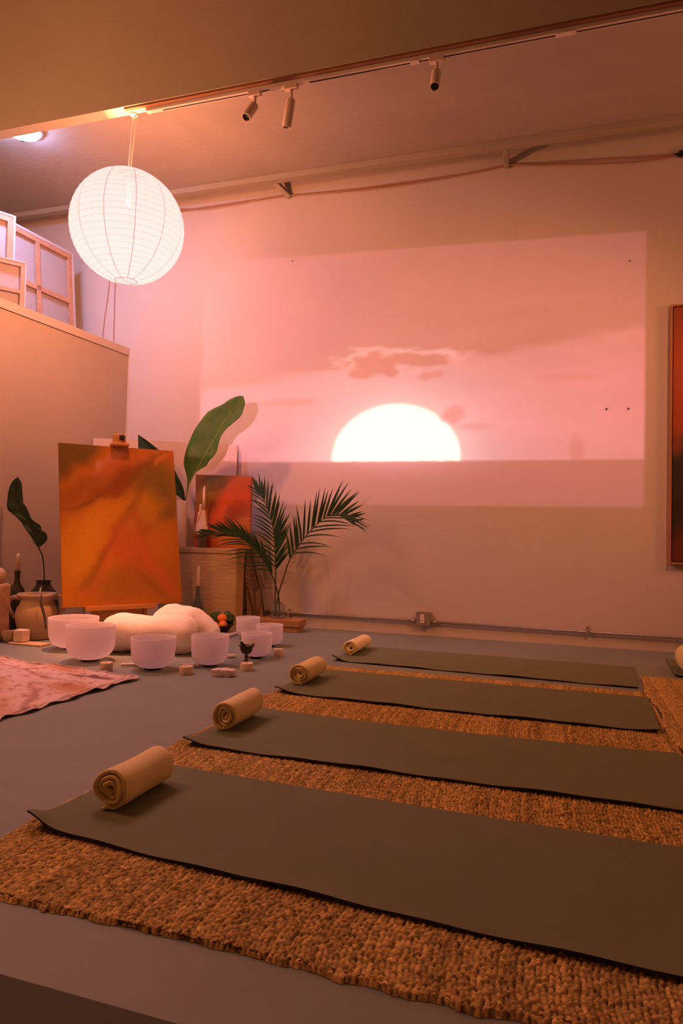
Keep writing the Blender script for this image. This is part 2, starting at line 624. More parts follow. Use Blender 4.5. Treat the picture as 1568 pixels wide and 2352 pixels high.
def partition():
    vs, fs = [], []

    def slab(y0, y1, z0, z1, out, thick):
        k = len(vs)
        for y in (y0, y1):
            for dx in (out, -thick):
                for z in (z0, z1):
                    vs.append((part_x(y) + dx, y, z))
        for f in ((0, 1, 3, 2), (4, 6, 7, 5), (0, 4, 5, 1), (2, 3, 7, 6), (1, 5, 7, 3), (0, 2, 6, 4)):
            fs.append(tuple(k + i for i in f))
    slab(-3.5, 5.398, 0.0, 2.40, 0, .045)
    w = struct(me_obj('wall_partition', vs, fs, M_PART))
    vs2, fs2 = vs, fs
    vs.clear()
    fs.clear()
    slab(-3.5, 5.396, 2.402, 2.47, .012, .06)
    struct(me_obj('trim_2', vs2, fs2, M_TRIM))
    return w


partition()
struct(span('loft_platform', (-6.0, 2.6, 1.90), (-4.06, 5.40, 2.0), M_TRIM))

# conduit along the foot of the wall, with an outlet box
t = thing('wall_conduit', 'grey metal conduit pipe running low along the back wall', 'pipe', (-1.0, 5.375, 0))
tube('pipe', [(-1.9, 0.012, .118), (-0.06, 0, .115)], .0105, M_METAL, t, 10)
tube('pipe', [(0.065, 0, .113), (5.4, 0, .098)], .0105, M_METAL, t, 10)
for x in (-.085, .085):
    tube('connector', [(x - .022, 0, .1145), (x + .022, 0, .1135)], .0155, M_METAL, t, 10)
for x in (-1.15, 1.22):
    bm = bmesh.new()
    add_box(bm, (x, -.006, .110), (.022, .024, .030), bevel=.004)
    add_box(bm, (x, .012, .134), (.016, .012, .034), bevel=.002)
    bm_obj('pipe_clamp', bm, M_METAL, t)

t = thing('outlet_box', 'square metal electrical outlet box on the wall conduit', 'outlet', (-1.0, 5.398, .138))
box('back_box', (0, -.024, 0), (.106, .048, .104), M_METAL, t, .006)
box('cover_plate', (0, -.050, 0), (.112, .006, .110), M_METAL, t, .003)
o = box('receptacle', (-.008, -.0545, 0), (.034, .006, .070), M_PLASTIC, t, .003)
for z in (.018, -.018):
    for x in (-.006, .006):
        box('slot', (-.008 + x, -.0577, z + .004), (.003, .0012, .009), M_BLACK, o)
    box('slot', (-.008, -.0577, z - .007), (.004, .0012, .004), M_BLACK, o)
for x, z in ((-.044, .044), (.044, -.044)):
    lathe('screw', [(0, 0), (.005, 0), (.005, .003), (0, .0035)], M_METAL, t, 10, centre=(x, -.053, z), axis=Matrix.Rotation(PI / 2, 3, 'X').to_quaternion().to_euler())

# nails left in the wall
for i, (x, z, lb) in enumerate(((.334, 1.762, 'left one of the close pair of dark nails in the sunset projection'),
                                (.484, 1.760, 'right one of the close pair of dark nails in the sunset projection'),
                                (.483, 2.860, 'tiny dark nail high in the projection, right side'),
                                (-2.203, 3.129, 'tiny dark nail at the top left edge of the projection'))):
    r = .0075 if i < 2 else .005
    tag(lathe('nail', [(0, -.0), (r * .5, 0), (r * .5, .008), (r, .009), (r * .9, .012), (0, .0125)], M_BLACK, None, 10,
              centre=(x, 5.40, z), axis=Matrix.Rotation(PI / 2, 3, 'X').to_euler()), lb, 'nail')

# cables along the top of the wall
cab = [(-3.9, 5.388, 3.72), (-3.377, 5.385, 3.698), (-3.065, 5.385, 3.700), (-2.509, 5.385, 3.704), (-2.304, 5.385, 3.704), (-1.711, 5.385, 3.68),
       (-1.335, 5.385, 3.678), (-0.975, 5.385, 3.679), (-0.628, 5.385, 3.688), (-0.409, 5.385, 3.703)]
tag(tube('wall_cable', smooth_path(cab + [(-0.131, 5.385, 3.682), (0.339, 5.385, 3.645), (0.58, 5.385, 3.622), (0.80, 5.385, 3.612)], 70), .0065, M_CABLE),
    'upper of two thin cables sagging along the top of the back wall', 'cable')
cab2 = [(x, y - .012, z - .012 - .010 * math.sin(i * 1.3)) for i, (x, y, z) in enumerate(cab)]
cab2[0] = (-3.9, 5.376, 3.80)
cab2[1] = (-3.5, 5.376, 3.745)
tag(tube('wall_cable', smooth_path(cab2 + [(-0.131, 5.373, 3.660), (0.339, 5.373, 3.605), (0.58, 5.373, 3.590), (0.80, 5.380, 3.600)], 70), .0055, M_CABLE),
    'lower of two thin cables sagging along the top of the back wall', 'cable')
t = thing('cable_plug', 'black cable plug at the right end of the wall cables', 'plug', (.80, 5.382, 3.607))
box('plug_body', (.055, -.004, 0), (.10, .03, .042), M_BLACK, t, .006)
lathe('strain_relief', [(0, -.03), (.008, -.03), (.016, 0), (0, 0)], M_BLACK, t, 10, centre=(.006, 0, 0), axis=Matrix.Rotation(PI / 2, 3, 'Y').to_euler())

# two wooden braces between the ledger and the wall
tag(box('brace', (-2.290, 5.318, 3.735), (.045, .19, .035), M_GIRD, rot=Matrix.Rotation(-.55, 3, 'X') @ Matrix.Rotation(-.55, 3, 'Z'), bevel=.003),
    'short slanted wooden brace under the ledger, nearer the lantern', 'brace')
bm = bmesh.new()
add_box(bm, (-.414, 5.315, 3.730), (.040, .16, .040), bevel=.004)
add_box(bm, (-.414, 5.380, 3.718), (.034, .036, .07), bevel=.006)
tag(bm_obj('brace', bm, M_GIRD), 'short upright wooden brace under the ledger, right of the spotlights', 'brace')

# two thin brown lines down the wall beneath the lantern
for xs, lb in ((((-4.03, 3.80), (-4.054, 3.106), (-4.098, 2.736), (-4.13, 2.30)), 'slanting thin line on the wall under the paper lantern'),
               (((-3.985, 3.80), (-3.991, 3.101), (-3.987, 2.605), (-3.985, 2.30)), 'upright thin line on the wall under the paper lantern')):
    tag(tube('thin_line', smooth_path([(x, 5.394, z) for x, z in xs], 12), .0035, M_CABLE, seg=6), lb, 'wire')


# ------------------------------------------------------------------ ceiling lighting
def ceiling_track():
    t = thing('lighting_track', 'long white ceiling lighting track with a black slot', 'track', (-2.66, 3.876, 3.62))
    L = 6.6
    box('rail', (L / 2, .0, -.016), (L, .034, .032), M_TRIM, t, .002)
    cuts = [(.12, .755), (.84, .90), (1.035, 1.075), (1.16, 1.80), (1.845, 1.925), (1.985, 2.62), (2.72, 5.5)]
    for a, b in cuts:
        box('slot', ((a + b) / 2, .003, -.0325), (b - a, .010, .0016), M_SLOT, t)
    for a, b in ((.90, 1.035), (1.80, 1.845), (2.62, 2.72)):
        box('joint_cover', ((a + b) / 2, 0, -.0345), (b - a + .01, .035, .005), M_TRIM, t, .001)
    t2 = thing('wire_raceway', 'brown flat raceway strip beside the lighting track', 'raceway', (-2.80, 3.838, 3.62))
    box('channel', (3.4, 0, -.007), (6.8, .024, .014), M_BATTEN, t2, .001)
    box('end_cap', (.0, 0, -.007), (.012, .026, .015), M_BATTEN, t2, .001)


ceiling_track()


def spotlight(x, dirv, lab, length=.145, rad=.0285):
    t = thing('track_spotlight', lab, 'spotlight', (x, 3.876, 3.588), group='spotlights on the ceiling track')
    box('adapter', (0, 0, -.014), (.085, .034, .028), M_SPOT, t, .003)
    d = Vector(dirv).normalized()
    top = Vector((0, 0, -.085))
    tube('arm', [(0, 0, -.02), (0, 0, -.07), top], [.011, .009, .008], M_SPOT, t, 10)
    lathe('knuckle', [(0, -.013), (.010, -.013), (.010, .013), (0, .013)], M_SPOT, t, 12, centre=top, axis=Matrix.Rotation(PI / 2, 3, 'Y').to_euler())
    ax = d.to_track_quat('Z', 'Y').to_euler()
    c = top + d * .004
    lathe('head', [(0, 0), (rad * .9, 0), (rad, .006), (rad, length), (rad * .86, length), (rad * .86, length - .018), (0, length - .018)], M_SPOT, t, 28, centre=c, axis=ax)
    lathe('lens', [(0, length - .016), (rad * .8, length - .016), (rad * .8, length - .013), (0, length - .013)], M_BLACK, t, 24, centre=c, axis=ax)


spotlight(-1.868, (-.12, -.52, -.80), 'short spotlight on the ceiling track, nearest the paper lantern')
spotlight(-1.619, (-.22, .16, -.95), 'slanted spotlight on the ceiling track, middle of the three', .165)
spotlight(-.707, (.03, -.46, -.9), 'upright spotlight on the ceiling track, farthest from the paper lantern', .145)


def lantern():
    c = Vector((-2.800, 3.90, 2.835))
    R = .374
    t = thing('paper_lantern', 'round white glowing paper lantern hanging from the ceiling', 'lantern', c)
    # shade: slightly scalloped between the wire hoops
    prof = []
    n_h = 26
    for i in range(n_h * 3 + 1):
        th = math.radians(11) + (PI - math.radians(22)) * i / (n_h * 3)
        r = R * (1 - .0045 * (abs(math.sin(PI * i / 3)) ** .8))
        prof.append((r * math.sin(th), -r * math.cos(th)))
    lathe('paper_shade', prof, M_PAPER, t, 64, angle=None)
    for k in range(12):
        a = 2 * PI * k / 12 + .22
        vs, fs = [], []
        for i in range(41):
            th = math.radians(11) + (PI - math.radians(22)) * i / 40
            rr = R * 1.0012
            for s in (-1, 1):
                aa = a + s * .0045 / max(math.sin(th), .15)
                vs.append((rr * math.sin(th) * math.cos(aa), rr * math.sin(th) * math.sin(aa), -rr * math.cos(th)))
            if i:
                q = 2 * i
                fs.append((q - 2, q - 1, q + 1, q))
        me_obj('paper_seam', vs, fs, M_SEAM, t, True)
    vs, fs = [], []
    for i in range(1, n_h):
        th = math.radians(11) + (PI - math.radians(22)) * i / n_h
        r, z = R * math.sin(th), -R * math.cos(th)
        a, b = [], []
        pv, pf = tube_vf([(r * math.cos(2 * PI * k / 48), r * math.sin(2 * PI * k / 48), z) for k in range(49)], .00045, 4, False)
        k0 = len(vs)
        vs += pv
        fs += [tuple(k0 + q for q in f) for f in pf]
    me_obj('wire_hoops', vs, fs, M_SEAM, t, True)['kind'] = 'stuff'
    rr = R * math.sin(math.radians(11))
    zz = R * math.cos(math.radians(11))
    for z in (-zz, zz):
        tube('end_ring', [(rr * math.cos(2 * PI * k / 32), rr * math.sin(2 * PI * k / 32), z) for k in range(33)], .0016, M_SEAM, t, 6)
    tube('bottom_wire', [(0, -rr, -zz), (0, rr, -zz)], .0012, M_SEAM, t, 6)
    tube('hanger_wire', [(-rr, 0, zz), (0, 0, zz + .012), (rr, 0, zz)], .0018, M_CORD, t, 6)
    top = Vector((.016, .008, .785))
    tube('cord', smooth_path([(.012, 0, .14), (.014, 0, .45), (.034, .004, .70), (.036, .006, .745), (.022, .008, .765), top], 24), .0042, M_CORD, t, 8)
    tube('cord', smooth_path([(-.012, 0, .16), (-.006, 0, .45), (.006, .004, .70), top], 20), .0036, M_CORD, t, 8)
    lathe('ceiling_hook', [(0, .785), (.026, .785), (.026, .775), (.010, .766), (0, .764)], M_TRIM, t, 20, centre=(.014, .008, 0))
    b = lamp('bulb', 'POINT', (0.0, 0.0, -.01), BULB_W, BULB_C, .05, t)
    b.visible_camera = False


lantern()

# flush ceiling lamp beyond the girder: the cool light of the loft corner
t = thing('ceiling_lamp', 'bright cool white flush ceiling lamp half hidden behind the beam', 'lamp', (-3.87, 4.066, 3.79))
lathe('glass_cover', [(0, -.060), (.05, -.058), (.09, -.050), (.118, -.036), (.126, -.018)], M_LAMPGLASS, t, 32)
lathe('rim', [(.122, -.0), (.143, -.0), (.143, -.018), (.128, -.024), (.122, -.018)], M_METAL, t, 32)
for a in (.2, 2.3, 4.4):
    box('clip', (.136 * math.cos(a), .136 * math.sin(a), -.022), (.03, .03, .018), M_BLACK, t, .003)


# ------------------------------------------------------------------ stretched canvases
def frame_vf(U, V, N, w, h, parts):
    pass


def stretcher_canvas(name, lab, tr, U, V, w, h, bars_x=(), bars_y=(), bw=.045, edge=.012, depth=.035):
    """back of a stretched canvas: tr = top right corner seen from behind; U runs left to right, V up"""
    U, V = Vector(U).normalized(), Vector(V).normalized()
    N = U.cross(V).normalized()            # towards the viewer: -N .. checked below
    if N.dot(Vector((1, -1, 0))) < 0:
        N = -N
    O = Vector(tr) - U * w - V * h         # lower left
    t = thing(name, lab, 'canvas', O, group='canvases stored behind the partition')
    rot = Matrix((U, V, N)).transposed()
    back = -depth

    def b(nm, u0, u1, v0, v1, d0, d1, m):
        cc = U * ((u0 + u1) / 2) + V * ((v0 + v1) / 2) + N * ((d0 + d1) / 2)
        box(nm, cc, (u1 - u0, v1 - v0, abs(d1 - d0)), m, t, .0015, rot)
    b('cloth', edge * .4, w - edge * .4, edge * .4, h - edge * .4, back, back + .004, M_PRIMED)
    # folded cloth over the outer edge
    b('cloth_edge', 0, w, h - edge, h, back, 0, M_PRIMEDEDGE)
    b('cloth_edge', 0, w, 0, edge, back, 0, M_PRIMEDEDGE)
    b('cloth_edge', 0, edge, edge, h - edge, back, 0, M_PRIMEDEDGE)
    b('cloth_edge', w - edge, w, edge, h - edge, back, 0, M_PRIMEDEDGE)
    b('stretcher_bar', edge, w - edge, h - edge - bw, h - edge, back + .006, -.003, M_PINE)
    b('stretcher_bar', edge, w - edge, edge, edge + bw, back + .006, -.003, M_PINE)
    b('stretcher_bar', edge, edge + bw, edge + bw, h - edge - bw, back + .006, -.003, M_PINE)
    b('stretcher_bar', w - edge - bw, w - edge, edge + bw, h - edge - bw, back + .006, -.003, M_PINE)
    for x in bars_x:
        b('cross_bar', x - bw / 2, x + bw / 2, edge + bw, h - edge - bw, back + .008, -.006, M_PINE)
    for y in bars_y:
        b('cross_bar', edge + bw, w - edge - bw, y - bw / 2, y + bw / 2, back + .008, -.006, M_PINE)
    return t


UA = Vector((.07, 1, 0.0)).normalized()
VA = Vector((-.09, -.04, 1)).normalized()
VA = (VA - UA * VA.dot(UA)).normalized()
stretcher_canvas('stored_canvas', 'largest canvas back behind the partition, with a cross of wooden bars', (-4.30, 5.187, 3.327), UA, VA, 1.45, 1.30,
                 bars_x=(1.03,), bars_y=(.83,), edge=.022)
UB = Vector((.44, .9, 0)).normalized()
VB = Vector((-.02, 0, 1))
VB = (VB - UB * VB.dot(UB)).normalized()
stretcher_canvas('stored_canvas', 'tall canvas back at the picture edge, its top highest of the leaning three', (-4.12, 4.295, 3.25), UB, VB, .26, 1.235, edge=.015)
UC = Vector((.568, .823, 0)).normalized()
VC = Vector((-.01, 0, 1))
VC = (VC - UC * VC.dot(UC)).normalized()
stretcher_canvas('stored_canvas', 'smallest canvas back, front of the leaning three, with orange wooden bars', (-4.035, 4.335, 2.885), UC, VC, .25, .86,
                 bars_y=(.62,), bw=.032, edge=.010)


# ------------------------------------------------------------------ paintings
def fbm(u, v, s, o=0.0, oct=3):
    out = np.zeros_like(u)
    a = .5
    for k in range(oct):
        f = s * 2 ** k
        out += a * (np.sin(u * f * 2.1 + o + 1.7 * np.sin(v * f * 1.3 + o * 2)) * np.cos(v * f * 1.9 - o + 1.3 * np.sin(u * f * 1.1 + 3 * o)))
        a *= .5
    return out


def blobs(u, v, base, items, warp=.03, o=0.0):
    """brush patches: (u, v, ru, rv, angle deg, colour, strength, softness)"""
    uu = u + warp * fbm(u, v, 5, o)
    vv = v + warp * fbm(u, v, 5, o + 4)
    c = np.empty(u.shape + (3,))
    c[...] = base
    for (cu, cv, ru, rv, ang, colr, k, soft) in items:
        a = math.radians(ang)
        du, dv = uu - cu, vv - cv
        x = (du * math.cos(a) + dv * math.sin(a)) / ru
        y = (-du * math.sin(a) + dv * math.cos(a)) / rv
        d = np.sqrt(x * x + y * y)
        w = np.clip((1 + soft - d) / (2 * soft), 0, 1)
        w = (w * w * (3 - 2 * w) * k)[..., None]
        c = c * (1 - w) + np.array(colr) * w
    return c


def painted_panel(name, TL, TR, BR, BL, thick, nx, ny, base, items, m=None, warp=.03, o=0.0, side=None, parent=None):
    """stretched canvas, front face a fine grid that carries the painting's own colours"""
    TL, TR, BR, BL = [np.array(p, float) for p in (TL, TR, BR, BL)]
    N = np.cross(BR - BL, TL - BL)
    N /= np.linalg.norm(N)
    if N[1] > 0:
        N = -N
    uu, vv = np.meshgrid(np.linspace(0, 1, nx), np.linspace(0, 1, ny))
    P = (TL[None, None] * ((1 - uu) * (1 - vv))[..., None] + TR * (uu * (1 - vv))[..., None] + BR * (uu * vv)[..., None] + BL * ((1 - uu) * vv)[..., None])
    cols = blobs(uu, vv, base, items, warp, o)
    vs = [tuple(p) for p in P.reshape(-1, 3)]
    fs = []
    for j in range(ny - 1):
        for i in range(nx - 1):
            a = j * nx + i
            fs.append((a, a + nx, a + nx + 1, a + 1))
    k = len(vs)
    ring = [j * nx for j in range(ny)] + [(ny - 1) * nx + i for i in range(1, nx)] + [j * nx + nx - 1 for j in range(ny - 2, -1, -1)] + [i for i in range(nx - 2, 0, -1)]
    cl = [cols.reshape(-1, 3)]
    back = []
    for q in ring:
        back.append(len(vs))
        vs.append(tuple(np.array(vs[q]) - N * thick))
    sidec = cols.reshape(-1, 3)[ring] * .8 if side is None else np.tile(np.array(side), (len(ring), 1))
    cl.append(sidec)
    n = len(ring)
    for i in range(n):
        j = (i + 1) % n
        fs.append((ring[i], back[i], back[j], ring[j]) if False else (ring[j], back[j], back[i], ring[i]))
    fs.append(tuple(back))
    org = BL
    vs = [tuple(np.array(p) - org) for p in vs]
    ob = me_obj(name, vs, fs, m or M_PAINT, parent)
    ob.location = org
    set_paint(ob, np.concatenate(cl))
    return ob


big = painted_panel('abstract_painting', (-3.397, 4.014, 1.397), (-2.866, 4.666, 1.409), (-2.719, 4.613, 0.245), (-3.277, 3.964, 0.235), .03, 110, 140,
    (.45, .150, .009), [
        (.10, .06, .34, .10, -28, (0.150, 0.081, .014), 1.0, .5),
        (.40, .12, .22, .045, -38, (0.585, 0.216, .12), .9, .5),
        (.30, .14, .06, .03, -55, (0.612, 0.324, .24), .7, .5),
        (.66, .08, .45, .06, -14, (0.490, 0.141, .025), .9, .6),
        (.30, .24, .42, .055, -18, (0.340, 0.102, .012), .8, .7),
        (.52, .22, .36, .05, -24, (0.258, 0.065, .010), .9, .6),
        (.24, .345, .22, .015, -12, (0.204, 0.076, .010), .8, .8),
        (.84, .26, .20, .20, 80, (0.204, 0.119, .016), .95, .5),
        (.86, .40, .12, .16, 60, (0.184, 0.102, .014), .9, .5),
        (.78, .09, .22, .018, -36, (0.231, 0.097, .02), .6, .8),
        (.86, .055, .09, .022, -30, (0.598, 0.184, .05), .8, .6),
        (.50, .42, .34, .09, -8, (0.571, 0.238, .012), .9, .7),
        (.35, .50, .40, .08, -18, (0.558, 0.232, .012), .7, .8),
        (.14, .72, .24, .22, -62, (0.585, 0.249, .012), .9, .6),
        (.66, .46, .09, .05, 55, (0.408, 0.108, .012), .6, .7),
        (.72, .42, .10, .05, 40, (0.530, 0.216, .015), .7, .6),
        (.85, .60, .14, .11, 50, (0.558, 0.184, .010), .8, .6),
        (.36, .66, .46, .035, -48, (0.272, 0.092, .010), .85, .9),
        (.28, .82, .30, .03, -50, (0.558, 0.130, .03), .6, .8),
        (.58, .70, .24, .16, 60, (0.490, 0.114, .018), .75, .7),
        (.50, .88, .30, .12, 0, (0.313, 0.124, .010), .8, .7),
        (.80, .78, .26, .03, 48, (0.544, 0.119, .02), .7, .8),
        (.76, .88, .20, .03, 30, (0.286, 0.108, .010), .6, .8),
        (.04, .93, .10, .10, 0, (0.530, 0.194, .010), .8, .7),
    ], warp=.05, o=.7)
tag(big, 'large orange abstract painting standing on the wooden easel', 'painting')


def easel():
    """wooden easel: its plane follows the big painting"""
    bl, br, tl = Vector((-3.277, 3.964, .235)), Vector((-2.719, 4.613, .245)), Vector((-3.397, 4.014, 1.397))
    U = (br - bl).normalized()
    V = (tl - bl)
    V = (V - U * V.dot(U)).normalized()
    N = U.cross(V)
    if N.y > 0:
        N = -N
    mid = (bl + br) / 2 - U * .03
    t = thing('easel', 'wooden artist easel behind and under the large orange painting', 'easel', (mid.x, mid.y, 0))
    org = Vector(t.location)
    rot = Matrix((U, V, N)).transposed()

    def b(nm, u, v, d, su, sv, sd, m=M_WOOD, bev=.003):
        return box(nm, mid - org + U * u + V * v + N * d, (su, sv, sd), m, t, bev, rot)
    b('tray', 0, -.016, .0, .50, .034, .07)
    b('tray_back', 0, -.05, -.05, .40, .11, .018)
    b('mast', 0, .58, -.065, .055, 1.30, .03)
    h = b('clamp_head', 0, 1.225, -.012, .088, .085, .055, bev=.008)
    b('clamp_lip', 0, 1.185, .0, .13, .026, .075, bev=.006)
    # star shaped hand knob
    bm = bmesh.new()
    ring0, ring1 = [], []
    c = mid - org + U * .012 + V * 1.240 + N * .018
    for k in range(40):
        a = 2 * PI * k / 40
        r = .019 * (1 + .22 * math.cos(5 * a))
        ring0.append(bm.verts.new(c + U * (r * math.cos(a)) + V * (r * math.sin(a))))
        ring1.append(bm.verts.new(c + U * (r * .9 * math.cos(a)) + V * (r * .9 * math.sin(a)) + N * .014))
    for k in range(40):
        bm.faces.new((ring0[k], ring0[(k + 1) % 40], ring1[(k + 1) % 40], ring1[k]))
    bm.faces.new(ring1)
    bm_obj('star_knob', bm, M_BLACK, t)
    # front legs and rear leg to the floor
    for s in (-1, 1):
        p0 = mid - org + U * (.19 * s) - V * .02 - N * .03
        p1 = Vector((p0.x + .01 * s, p0.y - .02, 0.0))
        vs, fs = tube_vf([p0, p1], [.016, .016], 4)
        me_obj('leg', vs, fs, M_WOOD, t)
    p0 = mid - org + V * .95 - N * .085
    p1 = Vector((p0.x, p0.y, 0)) - Vector((N.x, N.y, 0)).normalized() * .30
    vs, fs = tube_vf([p0, p1], [.018, .018], 4)
    me_obj('leg', vs, fs, M_WOOD, t)
    a = mid - org + U * -.20
    vs, fs = tube_vf([Vector((a.x, a.y, .045)) - N * .02, Vector((a.x, a.y, .045)) + U * .40 - N * .02], .02, 4)
    me_obj('foot_rail', vs, fs, M_WOOD, t)


easel()

# pale primed board leaning in the corner
o = painted_panel('primed_board', (-3.835, 4.955, 1.572), (-2.646, 5.33, 1.540), (-2.655, 5.30, .012), (-3.835, 4.925, .012), .022, 12, 12, (.60, .46, .35),
                  [(.2, .02, .5, .012, 0, (.48, .33, .24), .8, .6), (.8, .5, .5, .3, 30, (.55, .42, .33), .5, .8)], side=(.50, .24, .12))
tag(o, 'large plain pale board leaning across the corner behind the leaves', 'board')

# small red and olive painting on the plinth
o = painted_panel('small_painting', (-2.940, 5.150, 1.268), (-2.430, 5.170, 1.253), (-2.392, 5.085, .652), (-2.885, 5.070, .652), .026, 60, 70,
    (.33, .066, .009), [
        (.15, .12, .35, .25, 20, (0.273, 0.108, 0.013), .9, .6),
        (.42, .10, .28, .16, 0, (0.149, 0.094, 0.016), 1, .5),
        (.50, .30, .22, .30, 70, (0.174, 0.054, 0.009), .9, .6),
        (.12, .30, .12, .28, 80, (0.223, 0.108, 0.005), .9, .6),
        (.82, .14, .22, .16, 10, (0.360, 0.072, 0.013), .9, .6),
        (.82, .38, .18, .26, 60, (0.434, 0.061, 0.010), .85, .7),
        (.42, .56, .40, .12, -58, (0.527, 0.072, 0.009), .95, .6),
        (.52, .50, .20, .05, -50, (0.558, 0.115, 0.023), .7, .8),
        (.72, .60, .26, .18, -30, (0.248, 0.040, 0.009), .9, .6),
        (.10, .85, .14, .25, 80, (0.360, 0.043, 0.018), .8, .6),
        (.80, .85, .30, .14, 0, (0.434, 0.137, 0.005), .9, .7),
        (.40, .85, .12, .10, 30, (0.409, 0.122, 0.005), .8, .6),
        (.95, .62, .08, .2, 80, (0.484, 0.144, 0.023), .7, .7),
    ], warp=.06, o=2.1)
tag(o, 'small red and olive abstract painting leaning on top of the plinth', 'painting')

# framed painting on the right
t = thing('framed_painting', 'tall framed red and black painting at the right edge of the wall', 'painting', (.757, 5.40, .63))
W_, H_ = 1.25, 1.866
fr = .014
for nm, a, b_ in (('frame_bar', (0, -.055, 0), (fr, -.004, H_)), ('frame_bar', (W_ - fr, -.055, 0), (W_, -.004, H_)),
                  ('frame_bar', (fr, -.055, 0), (W_ - fr, -.004, fr)), ('frame_bar', (fr, -.055, H_ - fr), (W_ - fr, -.004, H_))):
    span(nm, a, b_, M_FRAME, t, .001)
g_ = .006
oo = painted_panel('canvas', (fr + g_, -.047, H_ - fr - g_), (W_ - fr - g_, -.047, H_ - fr - g_), (W_ - fr - g_, -.047, fr + g_), (fr + g_, -.047, fr + g_), .03, 60, 120,
    (.34, .058, .014), [
        (.0, .02, .3, .12, 30, (.22, .055, .013), .8, .6),
        (.06, .22, .16, .14, 40, (.42, .085, .016), .7, .8),
        (.3, .40, .6, .10, -50, (.10, .03, .015), .8, .6),
        (.8, .3, .4, .3, 0, (.27, .05, .016), .8, .6),
        (.5, .80, 2.0, .300, 0, (.030, .022, .013), 1.0, .015),
        (.01, .53, .05, .05, 60, (.26, .055, .02), .8, .6),
        (.1, .97, .5, .10, -25, (.16, .030, .020), .8, .7),
    ], warp=.0, o=1.3, parent=t)
span('backing', (.03, -.016, .03), (W_ - .03, -.004, H_ - .03), M_FRAME, t)


# ------------------------------------------------------------------ plinth and what stands on it
t = thing('plinth', 'cream plastered plinth block carrying the vase and the small painting', 'plinth', (-2.80, 5.10, 0))


def plinth_mesh():
    bm = bmesh.new()
    add_box(bm, (-.005, -.052, .305), (.71, .140, .61), bevel=.006)
    return bm_obj('body', bm, M_PLINTH, t)


plinth_mesh()
box('top_slab', (-.005, -.052, .631), (.718, .150, .040), M_PLINTH, t, .004)

t = thing('cylinder_vase', 'tall white cylinder vase holding large leaves on the plinth', 'vase', (-2.985, 5.022, .652))
lathe('body', [(0, 0), (.040, 0), (.042, .004), (.042, .385), (.038, .387), (.037, .380), (.036, .02), (0, .018)], M_CERAM, t, 32)


def leaf(name, lab, mid, L, R_, m, thick=.0012, n=36, wave=.012, stem=None, side_dir=Vector((.3, -1, 0.2)), seed=0, rib_r=.0045):
    a, b, c = smooth_path(mid, n), smooth_path(L, n), smooth_path(R_, n)
    org = Vector(a[0])
    t = thing(name, lab, 'leaf', org)
    sd = np.array(side_dir.normalized())
    vs, fs = [], []
    K = 4
    for i in range(n):
        row = []
        fr_ = math.sin(PI * i / (n - 1)) ** .6
        for j in range(-K, K + 1):
            e = b[i] if j < 0 else c[i]
            s = abs(j) / K
            p = a[i] * (1 - s) + e * s
            lift = fr_ * (.018 * s + wave * s * math.sin(i * .9 + j + seed))
            row.append(p + sd * lift)
        vs += [tuple(np.array(q) - np.array(org)) for q in row]
    w = 2 * K + 1
    for i in range(n - 1):
        for j in range(w - 1):
            q = i * w + j
            fs.append((q, q + 1, q + w + 1, q + w))
    o = me_obj('blade', vs, fs, m, t, True)
    md = o.modifiers.new('thick', 'SOLIDIFY')
    md.thickness = thick
    tube('midrib', [np.array(p) - np.array(org) + sd * .002 for p in a], [rib_r * (1 - .75 * i / (n - 1)) for i in range(n)], M_RIB if m is M_LEAF else M_LEAFD, t, 6)
    if stem:
        tube('stem', [np.array(p) - np.array(org) for p in smooth_path(stem, 16)], rib_r * 1.1, M_LEAFD, t, 8)
    return t


leaf('banana_leaf', 'large green leaf with pale midrib standing in the white cylinder vase',
     [(-2.972, 5.05, 1.042), (-2.938, 5.039, 1.164), (-2.903, 5.029, 1.225), (-2.861, 5.018, 1.285), (-2.818, 5.007, 1.347), (-2.773, 4.996, 1.409), (-2.727, 4.986, 1.478), (-2.68, 4.975, 1.541), (-2.634, 4.964, 1.604), (-2.583, 4.954, 1.677), (-2.537, 4.943, 1.728), (-2.492, 4.932, 1.773), (-2.452, 4.921, 1.808), (-2.422, 4.911, 1.837), (-2.393, 4.9, 1.869)],
     [(-2.972, 5.05, 1.042), (-2.952, 5.039, 1.198), (-2.968, 5.029, 1.286), (-2.975, 5.018, 1.33), (-2.971, 5.007, 1.373), (-2.953, 4.996, 1.416), (-2.924, 4.986, 1.492), (-2.895, 4.975, 1.546), (-2.854, 4.964, 1.609), (-2.813, 4.954, 1.662), (-2.724, 4.943, 1.756), (-2.588, 4.932, 1.809), (-2.524, 4.921, 1.848), (-2.449, 4.911, 1.87), (-2.393, 4.9, 1.869)],
     [(-2.972, 5.05, 1.042), (-2.921, 5.039, 1.209), (-2.873, 5.029, 1.264), (-2.825, 5.018, 1.296), (-2.758, 5.007, 1.322), (-2.729, 4.996, 1.359), (-2.664, 4.986, 1.422), (-2.636, 4.975, 1.486), (-2.609, 4.964, 1.555), (-2.557, 4.954, 1.617), (-2.47, 4.943, 1.672), (-2.419, 4.932, 1.717), (-2.393, 4.921, 1.779), (-2.379, 4.911, 1.814), (-2.393, 4.9, 1.869)],
     M_LEAF, stem=[(-2.972, 5.05, 1.042), (-2.98, 5.032, .95), (-2.985, 5.022, .70)], wave=.006)
